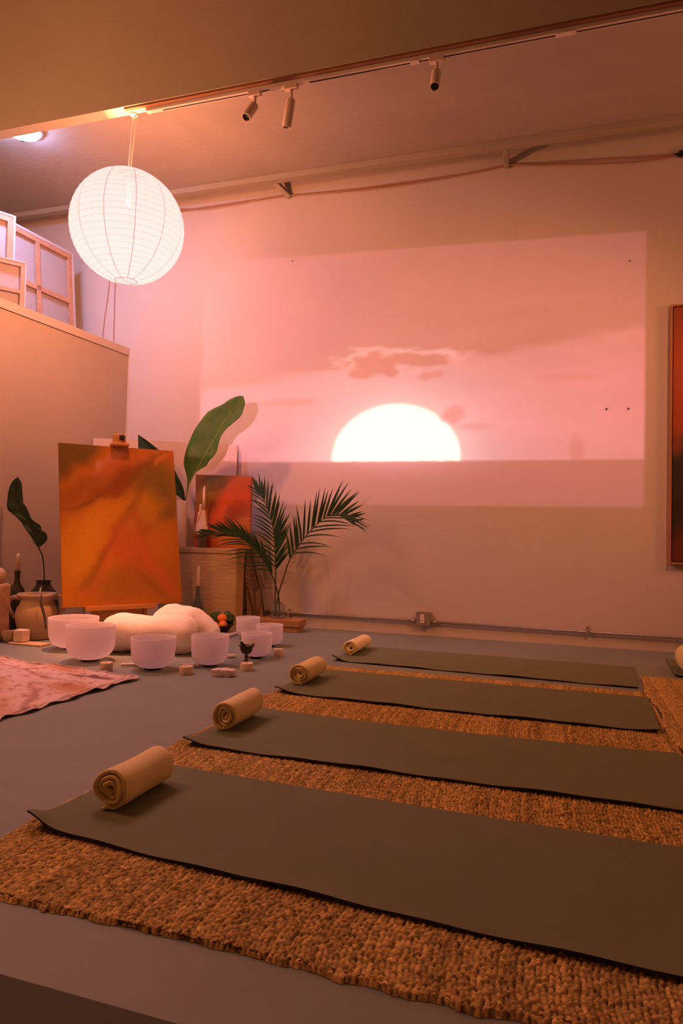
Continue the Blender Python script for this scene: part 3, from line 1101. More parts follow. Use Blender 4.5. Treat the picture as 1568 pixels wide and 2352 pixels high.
leaf('banana_leaf', 'dark leaf in the cylinder vase, mostly hidden behind the orange painting',
     [(-2.99, 5.05, 1.04), (-3.053, 5.032, 1.185), (-3.172, 5.015, 1.331), (-3.293, 4.998, 1.478), (-3.405, 4.98, 1.596)],
     [(-2.99, 5.05, 1.04), (-3.105, 5.032, 1.13), (-3.255, 5.015, 1.276), (-3.39, 4.998, 1.442), (-3.405, 4.98, 1.596)],
     [(-2.975, 5.05, 1.04), (-2.986, 5.032, 1.148), (-3.089, 5.015, 1.33), (-3.229, 4.998, 1.477), (-3.405, 4.98, 1.596)],
     M_LEAFD, stem=[(-2.985, 5.05, 1.04), (-2.99, 5.03, .95), (-2.99, 5.02, .70)], wave=.004)

# wax covered bottle with a tall taper on the plinth
t = thing('wax_bottle', 'wax-covered glass bottle candle holder on the plinth', 'candle holder', (-2.788, 5.020, .651))
lathe('bottle', [(0, 0), (.037, 0), (.039, .008), (.039, .14), (.037, .17), (.022, .215), (.017, .235), (.016, .275), (.0, .275)], M_GLASSG, t, 28)


def wax_wob(a, z):
    return 1 + .10 * math.sin(3 * a + 2) * (z < .26) + .07 * math.sin(7 * a + z * 30) + .05 * math.sin(11 * a + 1.3)


lathe('wax_drips', [(.0405, .112), (.043, .125), (.043, .165), (.034, .20), (.026, .235), (.023, .27), (.021, .30), (.015, .315), (0, .318)], M_WAX, t, 40, wob=wax_wob)
tube('wax_run', smooth_path([(-.026, -.020, .295), (-.030, -.022, .24), (-.040, -.024, .18), (-.046, -.026, .12)], 14), [.010 - .0035 * i / 13 for i in range(14)], M_WAX, t, 8)
tube('wax_run', smooth_path([(-.012, -.018, .36), (-.014, -.020, .31), (-.020, -.022, .26), (-.030, -.024, .21)], 12), [.006, .011, .011, .011, .010, .010, .010, .009, .009, .009, .008, .008], M_WAX, t, 8)
tag(tube('taper_candle', [(-2.782, 5.018, .955), (-2.782, 5.018, 1.05), (-2.782, 5.018, 1.13), (-2.777, 5.018, 1.160)], [.0125, .0115, .0095, .003], M_WAX, seg=14),
    'tall white taper candle in the wax-covered bottle on the plinth', 'candle')

# glass bottle with taper in front of the plinth
t = thing('glass_bottle', 'green glass bottle holding a taper before the plinth', 'bottle', (-2.757, 4.915, 0))
lathe('body', [(0, .004), (.044, .004), (.047, .012), (.047, .15), (.043, .19), (.026, .235), (.017, .265), (.0155, .325), (.019, .328), (.019, .342), (.014, .344), (.013, .33), (.013, .26),
               (.040, .18), (.043, .14), (.043, .02), (0, .016)], M_GLASSG, t, 28)
t = thing('taper_candle', 'white taper candle in the green glass bottle before the plinth', 'candle', (-2.757, 4.915, .30))
tube('wax', [(0, 0, 0), (0, 0, .10), (.002, 0, .185), (.003, 0, .206)], [.0125, .0125, .010, .004], M_WAX, t, 14)
tube('wick', [(.003, 0, .203), (.004, 0, .214)], .0012, M_WICK, t, 6)

# right of the plinth: curved board and stalk
bnd = [(-2.505, 5.315, .010), (-2.520, 5.335, .206), (-2.545, 5.352, .352), (-2.548, 5.362, .50), (-2.53, 5.372, .620), (-2.495, 5.372, .640), (-2.445, 5.366, .467), (-2.39, 5.345, .286), (-2.345, 5.325, .090), (-2.335, 5.315, .010)]
pb = smooth_path(bnd, 40)
vs = [tuple(np.array(p) - np.array(bnd[0])) for p in pb] + [tuple(np.array(p) - np.array(bnd[0]) + np.array((0, .016, 0))) for p in pb]
fs = [tuple(range(40)), tuple(reversed(range(40, 80)))] + [(i, (i + 1) % 40, 40 + (i + 1) % 40, 40 + i) for i in range(40)]
o = me_obj('curved_board', vs, fs, M_BOARD)
o.location = bnd[0]
tag(o, 'narrow curved pale board leaning on the wall beside the plinth', 'board')
tag(tube('dry_stalk', smooth_path([(-2.478, 5.27, .66), (-2.41, 5.25, .468), (-2.345, 5.235, .291), (-2.30, 5.215, .095)], 16), [.005 + .005 * i / 15 for i in range(16)], M_STALK, seg=8),
    'dark dry stalk leaning against the curved board', 'stalk')

# two planks with the glass vase
for i, (a, b_, lb) in enumerate((((-2.36, 5.075, 0), (-1.955, 5.215, .042), 'lower wooden plank of the pair on the floor by the wall'),
                                 ((-2.38, 5.065, .0425), (-1.935, 5.225, .098), 'upper wooden plank of the pair, under the glass vase'))):
    tag(span('wood_plank', a, b_, M_PLANK, None, .006), lb, 'plank', 'wood planks by the wall')

t = thing('glass_vase', 'clear glass jar holding palm stems on the wooden planks', 'vase', (-2.150, 5.14, .0985))
bm = bmesh.new()
add_box(bm, (0, 0, .056), (.098, .098, .110), bevel=.012, seg=3)
top = [f for f in bm.faces if f.normal.z > .9]
bmesh.ops.delete(bm, geom=top, context='FACES')
o = bm_obj('body', bm, M_GLASSC, t, True, 40)
lathe('neck', [(.046, .108), (.040, .118), (.039, .128), (.042, .132)], M_GLASSC, t, 28)


def palm_frond(lab, pts, t0, nl, up_dir, dn_dir, up_len, dn_len, yback, taper=.006):
    path = smooth_path(pts, 60)
    org = np.array(path[0])
    t = thing('palm_frond', lab, 'palm frond', org, group='palm fronds in the glass vase')
    tube('stem', [p - org for p in path], [taper * (1 - .8 * (i / 59)) + .0008 for i in range(60)], M_PALMSTEM, t, 6)
    for side, dv, ln, nn in ((0, up_dir, up_len, nl), (1, dn_dir, dn_len, int(nl * .72))):
        for k in range(nn):
            f = t0 + (1 - t0) * (k + .5 * side + .2) / (nn + .2)
            i = min(int(f * 59), 58)
            p = path[i] - org
            tan = path[min(i + 2, 59)] - path[max(i - 2, 0)]
            tan = tan / np.linalg.norm(tan)
            g = (f - t0) / (1 - t0)
            d = np.array(dv(g), float)
            d = d / np.linalg.norm(d) + tan * (.15 + .75 * g ** 2) + rng.normal(0, .05, 3)
            d[1] -= yback
            d /= np.linalg.norm(d)
            L = ln * (.45 + .75 * math.sin(PI * min(1, .18 + .80 * g)) ** .8) * rng.uniform(.85, 1.1)
            L *= (1 - .35 * max(0, g - .75) * 4 * .6)
            droop = rng.uniform(.10, .28) * (1.25 if side else .45)
            wid = (.0108 if side == 0 else .0062) * rng.uniform(.8, 1.1)
            n = 7
            nrm = np.cross(d, np.array((0, -1, 0)))
            nrm /= np.linalg.norm(nrm) + 1e-9
            vs, fs = [], []
            for q in range(n + 1):
                s = q / n
                c = p + d * (L * s) + np.array((0, -.01 * s, -droop * L * s * s))
                wq = wid * (math.sin(PI * min(1, .12 + .88 * s) ** .75) if s < 1 else 0) + .0004
                fold = np.array((0, .35 * wq, 0))
                vs += [c + nrm * wq + fold, c - fold * .4, c - nrm * wq + fold]
                if q:
                    b0 = 3 * (q - 1)
                    fs += [(b0, b0 + 1, b0 + 4, b0 + 3), (b0 + 1, b0 + 2, b0 + 5, b0 + 4)]
            me_obj('leaflet', vs, fs, M_PALM, t, True)
    return t


palm_frond('right palm frond in the glass jar, arching toward the projected sun',
           [(-2.167, 5.13, 0.115), (-2.138, 5.12, 0.304), (-2.099, 5.11, 0.418), (-2.046, 5.1, 0.567), (-1.949, 5.09, 0.713), (-1.824, 5.08, 0.85), (-1.707, 5.07, 0.937), (-1.614, 5.06, 0.931), (-1.496, 5.05, 0.862)],
           .40, 22, lambda g: (-.25 + .75 * g, 0, 1.0 - .25 * g), lambda g: (1.0, 0, .16 - .25 * g), .285, .31, .12)
palm_frond('middle palm frond in the glass jar, standing tallest and leaning left',
           [(-2.176, 5.14, 0.115), (-2.176, 5.137, 0.308), (-2.175, 5.135, 0.413), (-2.177, 5.133, 0.512), (-2.186, 5.13, 0.657), (-2.197, 5.127, 0.771), (-2.231, 5.125, 0.918), (-2.307, 5.123, 1.08), (-2.378, 5.12, 1.152)],
           .36, 26, lambda g: (.72 - .55 * g, 0, .75 + .2 * g), lambda g: (-.75, 0, .55 - .1 * g), .235, .21, .10)
palm_frond('left palm frond in the glass jar, bowing over the plinth',
           [(-2.128, 5.12, 0.115), (-2.118, 5.083, 0.245), (-2.131, 5.045, 0.358), (-2.151, 5.008, 0.446), (-2.205, 4.97, 0.557), (-2.277, 4.933, 0.657), (-2.367, 4.895, 0.734), (-2.497, 4.857, 0.779), (-2.695, 4.82, 0.768)],
           .40, 22, lambda g: (-.10 - .55 * g, 0, 1.0 - .75 * g), lambda g: (-1.0, 0, .10 - .15 * g), .22, .235, .06)

# fruit dish
t = thing('fruit_dish', 'shallow black dish of oranges on the floor before the plinth', 'dish', (-2.500, 4.755, .022))
lathe('dish', [(0, 0), (.08, 0), (.095, .004), (.135, .050), (.140, .055), (.133, .055), (.088, .014), (0, .010)], M_DISH, t, 36)
tag(box('stone_slab', (-2.49, 4.745, .0105), (.34, .26, .021), M_STONE, None, .005), 'thin pale slab under the black fruit dish', 'slab')
for x, y, z, r, lb in ((-.055, -.045, .052, .034, 'orange at the left of the black dish'),
                       (.015, -.062, .052, .033, 'orange at the front middle of the black dish'),
                       (.075, -.035, .054, .034, 'orange at the right of the black dish, half behind a bowl'),
                       (.045, .010, .098, .038, 'topmost orange on the fruit pile')):
    o = lathe('orange', [(0, -r * .93)] + [(r * math.sin(a), -r * .95 * math.cos(a)) for a in np.linspace(.25, PI - .25, 12)] + [(.002, r * .90), (0, r * .89)], M_ORANGE, None, 24, angle=None)
    o.location = (-2.500 + x, 4.755 + y, .022 + z)
    tag(o, lb, 'orange', 'oranges in the black dish')


def knobbly(name, loc, r, m, lab, cat, amp=.12, seed=0, sc=(1, 1, 1)):
    bm = bmesh.new()
    bmesh.ops.create_icosphere(bm, subdivisions=4, radius=r)
    for v in bm.verts:
        k = 1 + amp * mnoise.noise(v.co * (3.2 / r * .5) + Vector((seed, 0, 0))) + amp * .4 * mnoise.noise(v.co * (7 / r * .5) + Vector((0, seed, 0)))
        v.co = Vector((v.co.x * sc[0], v.co.y * sc[1], v.co.z * sc[2])) * k
    o = bm_obj(name, bm, m, None, True)
    o.location = loc
    return tag(o, lab, cat)


knobbly('green_fruit', (-2.522, 4.785, .122), .052, M_LIME, 'knobbly dark green fruit beside the topmost orange', 'fruit', .3, 3, (1, .9, .85))
knobbly('green_fruit', (-2.440, 4.835, .118), .048, M_LIME, 'dark green fruit at the back of the black dish', 'fruit', .3, 9)

# ------------------------------------------------------------------ left corner
t = thing('stone_totem', 'rough pale stone totem with a ball top at the left edge', 'sculpture', (-3.700, 3.80, 0))


def rough_block(name, c, s, seed, sub=10):
    bm = bmesh.new()
    bmesh.ops.create_cube(bm, size=1.0)
    bmesh.ops.subdivide_edges(bm, edges=bm.edges[:], cuts=sub, use_grid_fill=True)
    for v in bm.verts:
        p = v.co.copy()
        q = Vector((math.copysign(min(abs(p.x) * 2, 1) ** 1.0 / 2, p.x), p.y, p.z))
        l4 = ((abs(2 * p.x) ** 14 + abs(2 * p.y) ** 14 + abs(2 * p.z) ** 14) ** (1 / 14))
        q = p / max(l4, 1e-6) * max(abs(2 * p.x), abs(2 * p.y), abs(2 * p.z))
        w = Vector((q.x * s[0], q.y * s[1], q.z * s[2]))
        w += w.normalized() * .006 * mnoise.noise(w * 28 + Vector((seed, 0, 0)))
        w.x *= 1 - .07 * math.exp(-((w.z + .02) / .035) ** 2)
        v.co = w + Vector(c)
    return bm_obj(name, bm, M_TOTEM, t, True)


rough_block('body', (0, 0, .198), (.160, .112, .396), 1, 18)
lathe('ball', [(0, -.062)] + [(.062 * math.sin(a), -.060 * math.cos(a)) for a in np.linspace(.2, PI - .2, 14)] + [(0, .062)], M_CLAY, t, 28, angle=None, centre=(0, 0, .452))

t = thing('clay_jar', 'pale two-handled clay jar behind the leftmost bowl', 'jar', (-3.525, 4.000, .004))
lathe('body', [(0, 0), (.098, 0), (.108, .006), (.122, .06), (.140, .14), (.142, .175), (.132, .215), (.112, .245), (.108, .262), (.112, .285), (.128, .300), (.134, .308), (.130, .318), (.120, .318),
               (.110, .305), (.100, .27), (.100, .25), (.125, .21), (.13, .17), (.11, .06), (.09, .015), (0, .012)], M_CLAY, t, 40)
for s, nm in ((-1, 'left'), (1, 'right')):
    d = Vector((.76, .65, 0)) * s
    pp = [d * .112 + Vector((0, 0, .285)), d * .150 + Vector((0, 0, .292)), d * .182 + Vector((0, 0, .265)), d * .180 + Vector((0, 0, .215)), d * .150 + Vector((0, 0, .165)), d * .132 + Vector((0, 0, .145))]
    tube('handle', smooth_path(pp, 20), .0160, M_CLAY, t, 10)
tag(tube('dark_blade', smooth_path([(-3.405, 3.905, .335), (-3.385, 3.88, .27), (-3.345, 3.87, .19), (-3.320, 3.86, .10)], 12), [.002, .005, .007, .008, .009, .009, .009, .008, .008, .007, .006, .004], M_STALK, seg=6),
    'thin dark dried blade hanging over the front of the clay jar', 'dried leaf')

tag(box('pale_tray', (-3.385, 3.785, .0065), (.27, .11, .013), M_CLAY, None, .004), 'flat pale tray on the floor under the small square candle', 'tray')
o = box('square_candle', (-3.462, 3.795, .055), (.080, .07, .082), M_WAX, None, .008)
tag(o, 'small square cream candle on the tray before the clay jar', 'candle')
t = thing('shell_dish', 'tilted pale shell-like dish between the totem and the square candle', 'dish', (-3.562, 3.790, .002))
vs_, n_ = [], 24
lathe('shell', [(0, .0), (.022, .004), (.038, .024), (.045, .058), (.047, .078), (.043, .078), (.040, .058), (.033, .028), (0, .010)], M_CLAY, t, n_, wob=lambda a, z: 1 + .06 * math.sin(9 * a))

# dark glass bottle with candle, and dark glass vase with one leaf
t = thing('glass_bottle', 'dark glass bottle with a candle in the shade behind the totem', 'bottle', (-3.775, 4.075, 0))
lathe('body', [(0, .003), (.052, .003), (.056, .012), (.056, .29), (.05, .335), (.024, .375), (.018, .40), (.021, .47), (.015, .47), (.014, .40), (.045, .33), (.05, .28), (.05, .02), (0, .016)], M_GLASSD, t, 28)
t = thing('taper_candle', 'short candle stub in the dark glass bottle behind the totem', 'candle', (-3.775, 4.075, .44))
tube('wax', [(0, 0, 0), (0, 0, .13), (0, 0, .158)], [.0125, .0125, .009], M_WAXD, t, 12)
tube('wick', [(0, 0, .155), (.001, 0, .166)], .0012, M_WICK, t, 6)
t = thing('glass_vase', 'dark round glass vase behind the clay jar holding one leaf', 'vase', (-3.70, 4.26, 0))
lathe('body', [(0, .003), (.07, .003), (.09, .02), (.115, .12), (.118, .20), (.105, .29), (.06, .345), (.05, .37), (.058, .39), (.053, .39), (.045, .37), (.055, .34), (.098, .28), (.11, .2), (.105, .12), (.07, .02), (0, .016)],
      M_GLASSD, t, 32)
leaf('banana_leaf', 'dark wavy leaf standing alone left of the orange painting',
     [(-3.573, 4.05, 0.645), (-3.59, 4.05, 0.682), (-3.609, 4.05, 0.724), (-3.63, 4.05, 0.766), (-3.65, 4.05, 0.799), (-3.68, 4.05, 0.841), (-3.713, 4.05, 0.883), (-3.741, 4.05, 0.917), (-3.764, 4.05, 0.955), (-3.785, 4.05, 0.998), (-3.794, 4.05, 1.04), (-3.79, 4.05, 1.105), (-3.784, 4.05, 1.158)],
     [(-3.573, 4.05, 0.645), (-3.594, 4.05, 0.665), (-3.622, 4.05, 0.698), (-3.655, 4.05, 0.74), (-3.693, 4.05, 0.786), (-3.731, 4.05, 0.823), (-3.77, 4.05, 0.861), (-3.813, 4.05, 0.886), (-3.849, 4.05, 0.911), (-3.86, 4.05, 0.971), (-3.861, 4.05, 1.032), (-3.829, 4.05, 1.113), (-3.784, 4.05, 1.158)],
     [(-3.573, 4.05, 0.645), (-3.513, 4.05, 0.678), (-3.496, 4.05, 0.714), (-3.502, 4.05, 0.747), (-3.545, 4.05, 0.77), (-3.557, 4.05, 0.803), (-3.612, 4.05, 0.831), (-3.654, 4.05, 0.88), (-3.679, 4.05, 0.93), (-3.717, 4.05, 0.972), (-3.725, 4.05, 1.032), (-3.737, 4.05, 1.109), (-3.784, 4.05, 1.158)],
     M_LEAFD, stem=[(-3.573, 4.05, 0.645), (-3.585, 4.11, 0.569), (-3.66, 4.22, 0.40), (-3.69, 4.25, 0.12)], wave=.010, seed=2, rib_r=.004)


# ------------------------------------------------------------------ crystal bowls
def bowl(i, x, y, d, h, lab):
    r = d / 2
    t = thing('singing_bowl', lab, 'bowl', (x, y, 0), group='frosted crystal singing bowls')
    th = .007
    prof = [(0, .012)]
    rb = r * .34
    prof.append((rb, .013))
    kr = r * .62
    for a in np.linspace(0, PI / 2, 10)[1:]:
        prof.append((rb + (r * .965 - rb) * math.sin(a), .013 + kr * .95 * (1 - math.cos(a))))
    prof += [(r * .985, h * .75), (r, h - .004), (r - .002, h), (r - th + .002, h), (r - th, h - .004), (r * .975 - th, h * .7)]
    inner = []
    for a in np.linspace(PI / 2, 0, 10)[:-1]:
        inner.append(((rb + (r * .965 - rb) * math.sin(a)) - th * math.sin(a), .013 + kr * .95 * (1 - math.cos(a)) + th * math.cos(a)))
    prof += inner + [(0, .013 + th)]
    lathe('shell', prof, M_BOWL, t, 56)
    pv = [(rb * .95 * math.cos(2 * PI * k / 36), rb * .95 * math.sin(2 * PI * k / 36), .0075) for k in range(37)]
    tube('rubber_ring', pv, .0075, M_RING, t, 8)
    return t


BOWLS = [(-3.022, 3.770, .318, .208, 'leftmost and widest frosted bowl, in front of the clay jar'),
         (-2.666, 3.483, .290, .214, 'wide frosted bowl overlapping the leftmost one, nearest the painted cloth'),
         (-2.187, 3.411, .252, .182, 'frosted bowl nearest the camera, between two small candles'),
         (-1.941, 3.625, .222, .182, 'frosted bowl behind the raw stone slab'),
         (-1.802, 3.975, .197, .158, 'frosted bowl right behind the bronze goblet'),
         (-2.182, 4.651, .178, .160, 'farthest and narrowest frosted bowl, beside the fruit dish'),
         (-1.901, 4.405, .188, .152, 'rightmost frosted bowl, before the wooden planks')]
for i, b in enumerate(BOWLS):
    bowl(i, *b)


def pillar(x, y, d, h, lab):
    t = thing('pillar_candle', lab, 'candle', (x, y, 0), group='small cream candles on the floor')
    r = d / 2
    lathe('wax', [(0, 0), (r * .95, 0), (r, .004), (r, h - .006), (r * .95, h), (r * .80, h - .001), (r * .70, h - .006), (0, h - .007)], M_WAX, t, 28)
    tube('wick', [(0, 0, h - .008), (.001, 0, h + .003)], .0011, M_WICK, t, 6)


pillar(-2.397, 3.275, .070, .046, 'small cream candle at the corner of the painted cloth')
pillar(-1.949, 3.372, .074, .044, 'small cream candle left of the raw stone slab')
pillar(-1.690, 3.602, .074, .042, 'small cream candle before the bronze goblet')
pillar(-1.707, 4.105, .066, .043, 'small cream candle beside the two overlapping right bowls')

bm = bmesh.new()
bmesh.ops.create_cube(bm, size=1.0)
bmesh.ops.subdivide_edges(bm, edges=bm.edges[:], cuts=9, use_grid_fill=True)
for v in bm.verts:
    p = v.co
    w = Vector((p.x * .126, p.y * .062, p.z * .036))
    k = 1 - .25 * (2 * abs(p.x)) ** 4
    w.y *= k
    w.z *= k
    w += Vector((mnoise.noise(w * 45), mnoise.noise(w * 45 + Vector((3, 0, 0))), mnoise.noise(w * 55 + Vector((0, 5, 0))))) * .0055
    v.co = w + Vector((0, 0, .020))
o = bm_obj('raw_stone', bm, M_STONE, None, True)
o.location = (-1.738, 3.41, 0)
o.rotation_euler = (0, 0, .12)
tag(o, 'pinkish raw stone slab on the floor before the frosted bowls', 'stone')


def wand(x, y, rz, L, lab):
    t = thing('mallet', lab, 'mallet', (x, y, .013), rz, group='white bowl mallets on the floor')
    lathe('rod', [(0, 0), (.007, 0), (.009, .006), (.009, L - .01), (.006, L), (0, L)], M_CERAM, t, 14, axis=Matrix.Rotation(PI / 2, 3, 'Y').to_euler(), centre=(0, 0, 0))
    lathe('head', [(0, L - .04), (.012, L - .04), (.013, L - .03), (.013, L), (.011, L + .006), (0, L + .006)], M_CERAM, t, 14, axis=Matrix.Rotation(PI / 2, 3, 'Y').to_euler())


wand(-2.385, 3.392, .55, .12, 'white mallet poking out left of the bowl nearest the camera')
wand(-2.075, 3.528, .25, .10, 'white mallet poking out left of the bowl behind the raw stone')
wand(-1.965, 3.885, .55, .05, 'white mallet lying right of the bowl behind the raw stone')

# bronze goblet
t = thing('bronze_goblet', 'dark bronze footed goblet holding burnt sticks', 'goblet', (-1.789, 3.800, 0))
lathe('foot', [(0, 0), (.024, 0), (.025, .004), (.018, .010), (.008, .022), (.0, .022)], M_DARKMETAL, t, 24)
lathe('stem', [(.0, .018), (.007, .020), (.006, .030), (.012, .036), (.012, .042), (.006, .048), (.010, .056), (0, .057)], M_DARKMETAL, t, 20)
lathe('cup', [(0, .052), (.012, .053), (.026, .060), (.034, .074), (.037, .090), (.042, .101), (.048, .106), (.044, .106), (.036, .098), (.031, .076), (0, .064)], M_DARKMETAL, t, 36,
      wob=lambda a, z: 1 + (.05 * math.cos(9 * a) if z < .1 else .10 * math.cos(a) ** 2))
tag(tube('burnt_stick', [(-1.798, 3.80, .085), (-1.812, 3.795, .112), (-1.822, 3.79, .125)], [.009, .009, .008], M_CHAR, seg=8), 'charred black stick standing in the bronze goblet, left', 'stick')
tag(tube('incense_stick', [(-1.775, 3.80, .095), (-1.752, 3.795, .110), (-1.735, 3.79, .122)], [.007, .007, .006], M_STICK, seg=8), 'pale wood stick leaning out of the goblet, right', 'stick')


# ------------------------------------------------------------------ long soft cushions
def soft(name, lab, loc, path, radii, zsc, rotz=0, bumps=.012, seed=0, freq=7.0, ysc=1.0):
    """bolster swept along a path of (x, y, z) centres, with lumps"""
    P = smooth_path(path, 40)
    R_ = [float(r[0]) for r in smooth_path([(r, 0, 0) for r in radii], 40)]
    vs, fs = [], []
    seg = 40
    for i, p in enumerate(P):
        for k in range(seg):
            a = 2 * PI * k / seg
            c, s = math.cos(a), math.sin(a)
            q = Vector((0, c * R_[i] * ysc, s * R_[i] * zsc))
            v = Vector(p) + q
            l = mnoise.noise(v * freq + Vector((seed, 0, 0))) + .5 * mnoise.noise(v * freq * 2.1 + Vector((0, seed, 0)))
            v += q.normalized() * (bumps * l) if q.length > 1e-5 else Vector((0, 0, 0))
            v.z = max(v.z, .002)
            vs.append(v)
    for i in range(39):
        for k in range(seg):
            k2 = (k + 1) % seg
            fs.append((i * seg + k, i * seg + k2, (i + 1) * seg + k2, (i + 1) * seg + k))
    fs.append(tuple(reversed(range(seg))))
    fs.append(tuple(range(39 * seg, 40 * seg)))
    o = me_obj(name, vs, fs, M_CUSH, None, True)
    o.location = loc
    o.rotation_euler = (0, 0, rotz)
    return tag(o, lab, 'cushion', 'white floor cushions')


soft('floor_cushion', 'long white bolster cushion on the floor behind the frosted bowls', (-2.70, 3.80, 0),
     [(-.10, 0, .118), (-.085, 0, .120), (-.04, 0, .122), (.03, 0, .124), (.18, 0, .122), (.34, 0, .120), (.46, 0, .122), (.52, 0, .118)],
     [.03, .085, .116, .126, .124, .122, .124, .06], .97, .28, .012, 1, 7)
soft('floor_cushion', 'bulky white cushion slumped over the right end of the long bolster', (-2.375, 4.01, 0),
     [(-.20, .02, .165), (-.18, .02, .168), (-.11, .02, .172), (-.02, .02, .168), (.08, 0, .152), (.17, 0, .122), (.25, 0, .092), (.275, 0, .08)],
     [.03, .075, .110, .132, .138, .118, .082, .02], 1.0, .18, .020, 4, 9)

# ------------------------------------------------------------------ painted drop cloth
def drop_cloth():
    nx, ny = 150, 120
    A_, B_, C_, D_ = np.array((-3.80, 3.40, 0)), np.array((-2.105, 3.160, 0)), np.array((-2.160, 2.05, 0)), np.array((-3.80, 2.30, 0))
    u, v = np.meshgrid(np.linspace(0, 1, nx), np.linspace(0, 1, ny))
    P = A_ * ((1 - u) * (1 - v))[..., None] + B_ * (u * (1 - v))[..., None] + C_ * (u * v)[..., None] + D_ * ((1 - u) * v)[..., None]
    edge = np.minimum.reduce([u, 1 - u, v, 1 - v])
    rip = .006 * (1 + fbm(u, v, 9, 1)) + .008 * np.clip(1 - edge / .05, 0, 1) * (.5 + .5 * np.sin(v * 55 + 3 * np.sin(u * 20)))
    fold = .010 * np.exp(-((u - .55 - .3 * (v - .5)) / .02) ** 2) + .010 * np.exp(-((v - .45 + .15 * u) / .02) ** 2) + .008 * np.exp(-((u - .86) / .015) ** 2)
    P[..., 2] = .004 + np.maximum(rip + fold, 0)
    P[..., 0] += .012 * np.sin(v * 31) * (u > .985) + .01 * fbm(u, v, 12, 2) * (edge < .02)
    c = blobs(u, v, (.72, .52, .46), [
        (.86, .10, .10, .025, 0, (.20, .10, .07), .95, .4), (.56, .04, .06, .012, 0, (.18, .09, .07), .95, .4),
        (.80, .05, .01, .01, 0, (.18, .09, .07), .9, .4), (.92, .34, .08, .07, 20, (.52, .22, .09), .8, .7),
        (.70, .02, .07, .06, 0, (.55, .24, .10), .8, .7), (.35, .25, .12, .06, 10, (.45, .20, .11), .8, .7),
        (.50, .60, .20, .05, -30, (.40, .18, .10), .7, .7), (.62, .42, .16, .06, 20, (.50, .25, .12), .7, .8),
        (.30, .55, .15, .04, 0, (.30, .14, .08), .8, .6), (.75, .62, .12, .08, 0, (.55, .28, .13), .7, .8),
        (.88, .70, .10, .06, 30, (.50, .24, .12), .7, .8), (.55, .85, .15, .06, 10, (.42, .22, .14), .7, .7),
        (.45, .40, .03, .015, 40, (.12, .12, .07), .9, .5), (.22, .42, .02, .012, 0, (.13, .12, .07), .9, .5), (.70, .78, .05, .02, 10, (.14, .12, .07), .7, .6),
        (.84, .86, .05, .02, -10, (.32, .15, .10), .7, .6), (.66, .20, .25, .012, 12, (.36, .16, .10), .7, .7), (.90, .52, .25, .012, 60, (.36, .16, .10), .7, .7),
    ], warp=.06, o=3.0)
    spl = fbm(u, v, 38, 5, 4)
    spl2 = fbm(u * 1.3, v, 17, 8, 3)
    k = (np.clip((spl + .6 * spl2 - .34) / .12, 0, 1) * .75)[..., None]
    c = c * (1 - k) + np.array((.40, .17, .10)) * k
    rim = ((edge > .008) & (edge < .022))[..., None]
    c = np.where(rim, c * .55, c)
    fs = [(j * nx + i, j * nx + nx + i, j * nx + nx + i + 1, j * nx + i + 1) for j in range(ny - 1) for i in range(nx - 1)]
    org = np.array((-2.9, 2.7, 0))
    o = me_obj('drop_cloth', [tuple(p - org) for p in P.reshape(-1, 3)], fs, M_CLOTHP, None, True)
    o.location = org
    set_paint(o, c.reshape(-1, 3))
    md = o.modifiers.new('thick', 'SOLIDIFY')
    md.thickness = .002
    tag(o, 'paint-stained pale drop cloth on the floor at the left', 'cloth')


drop_cloth()


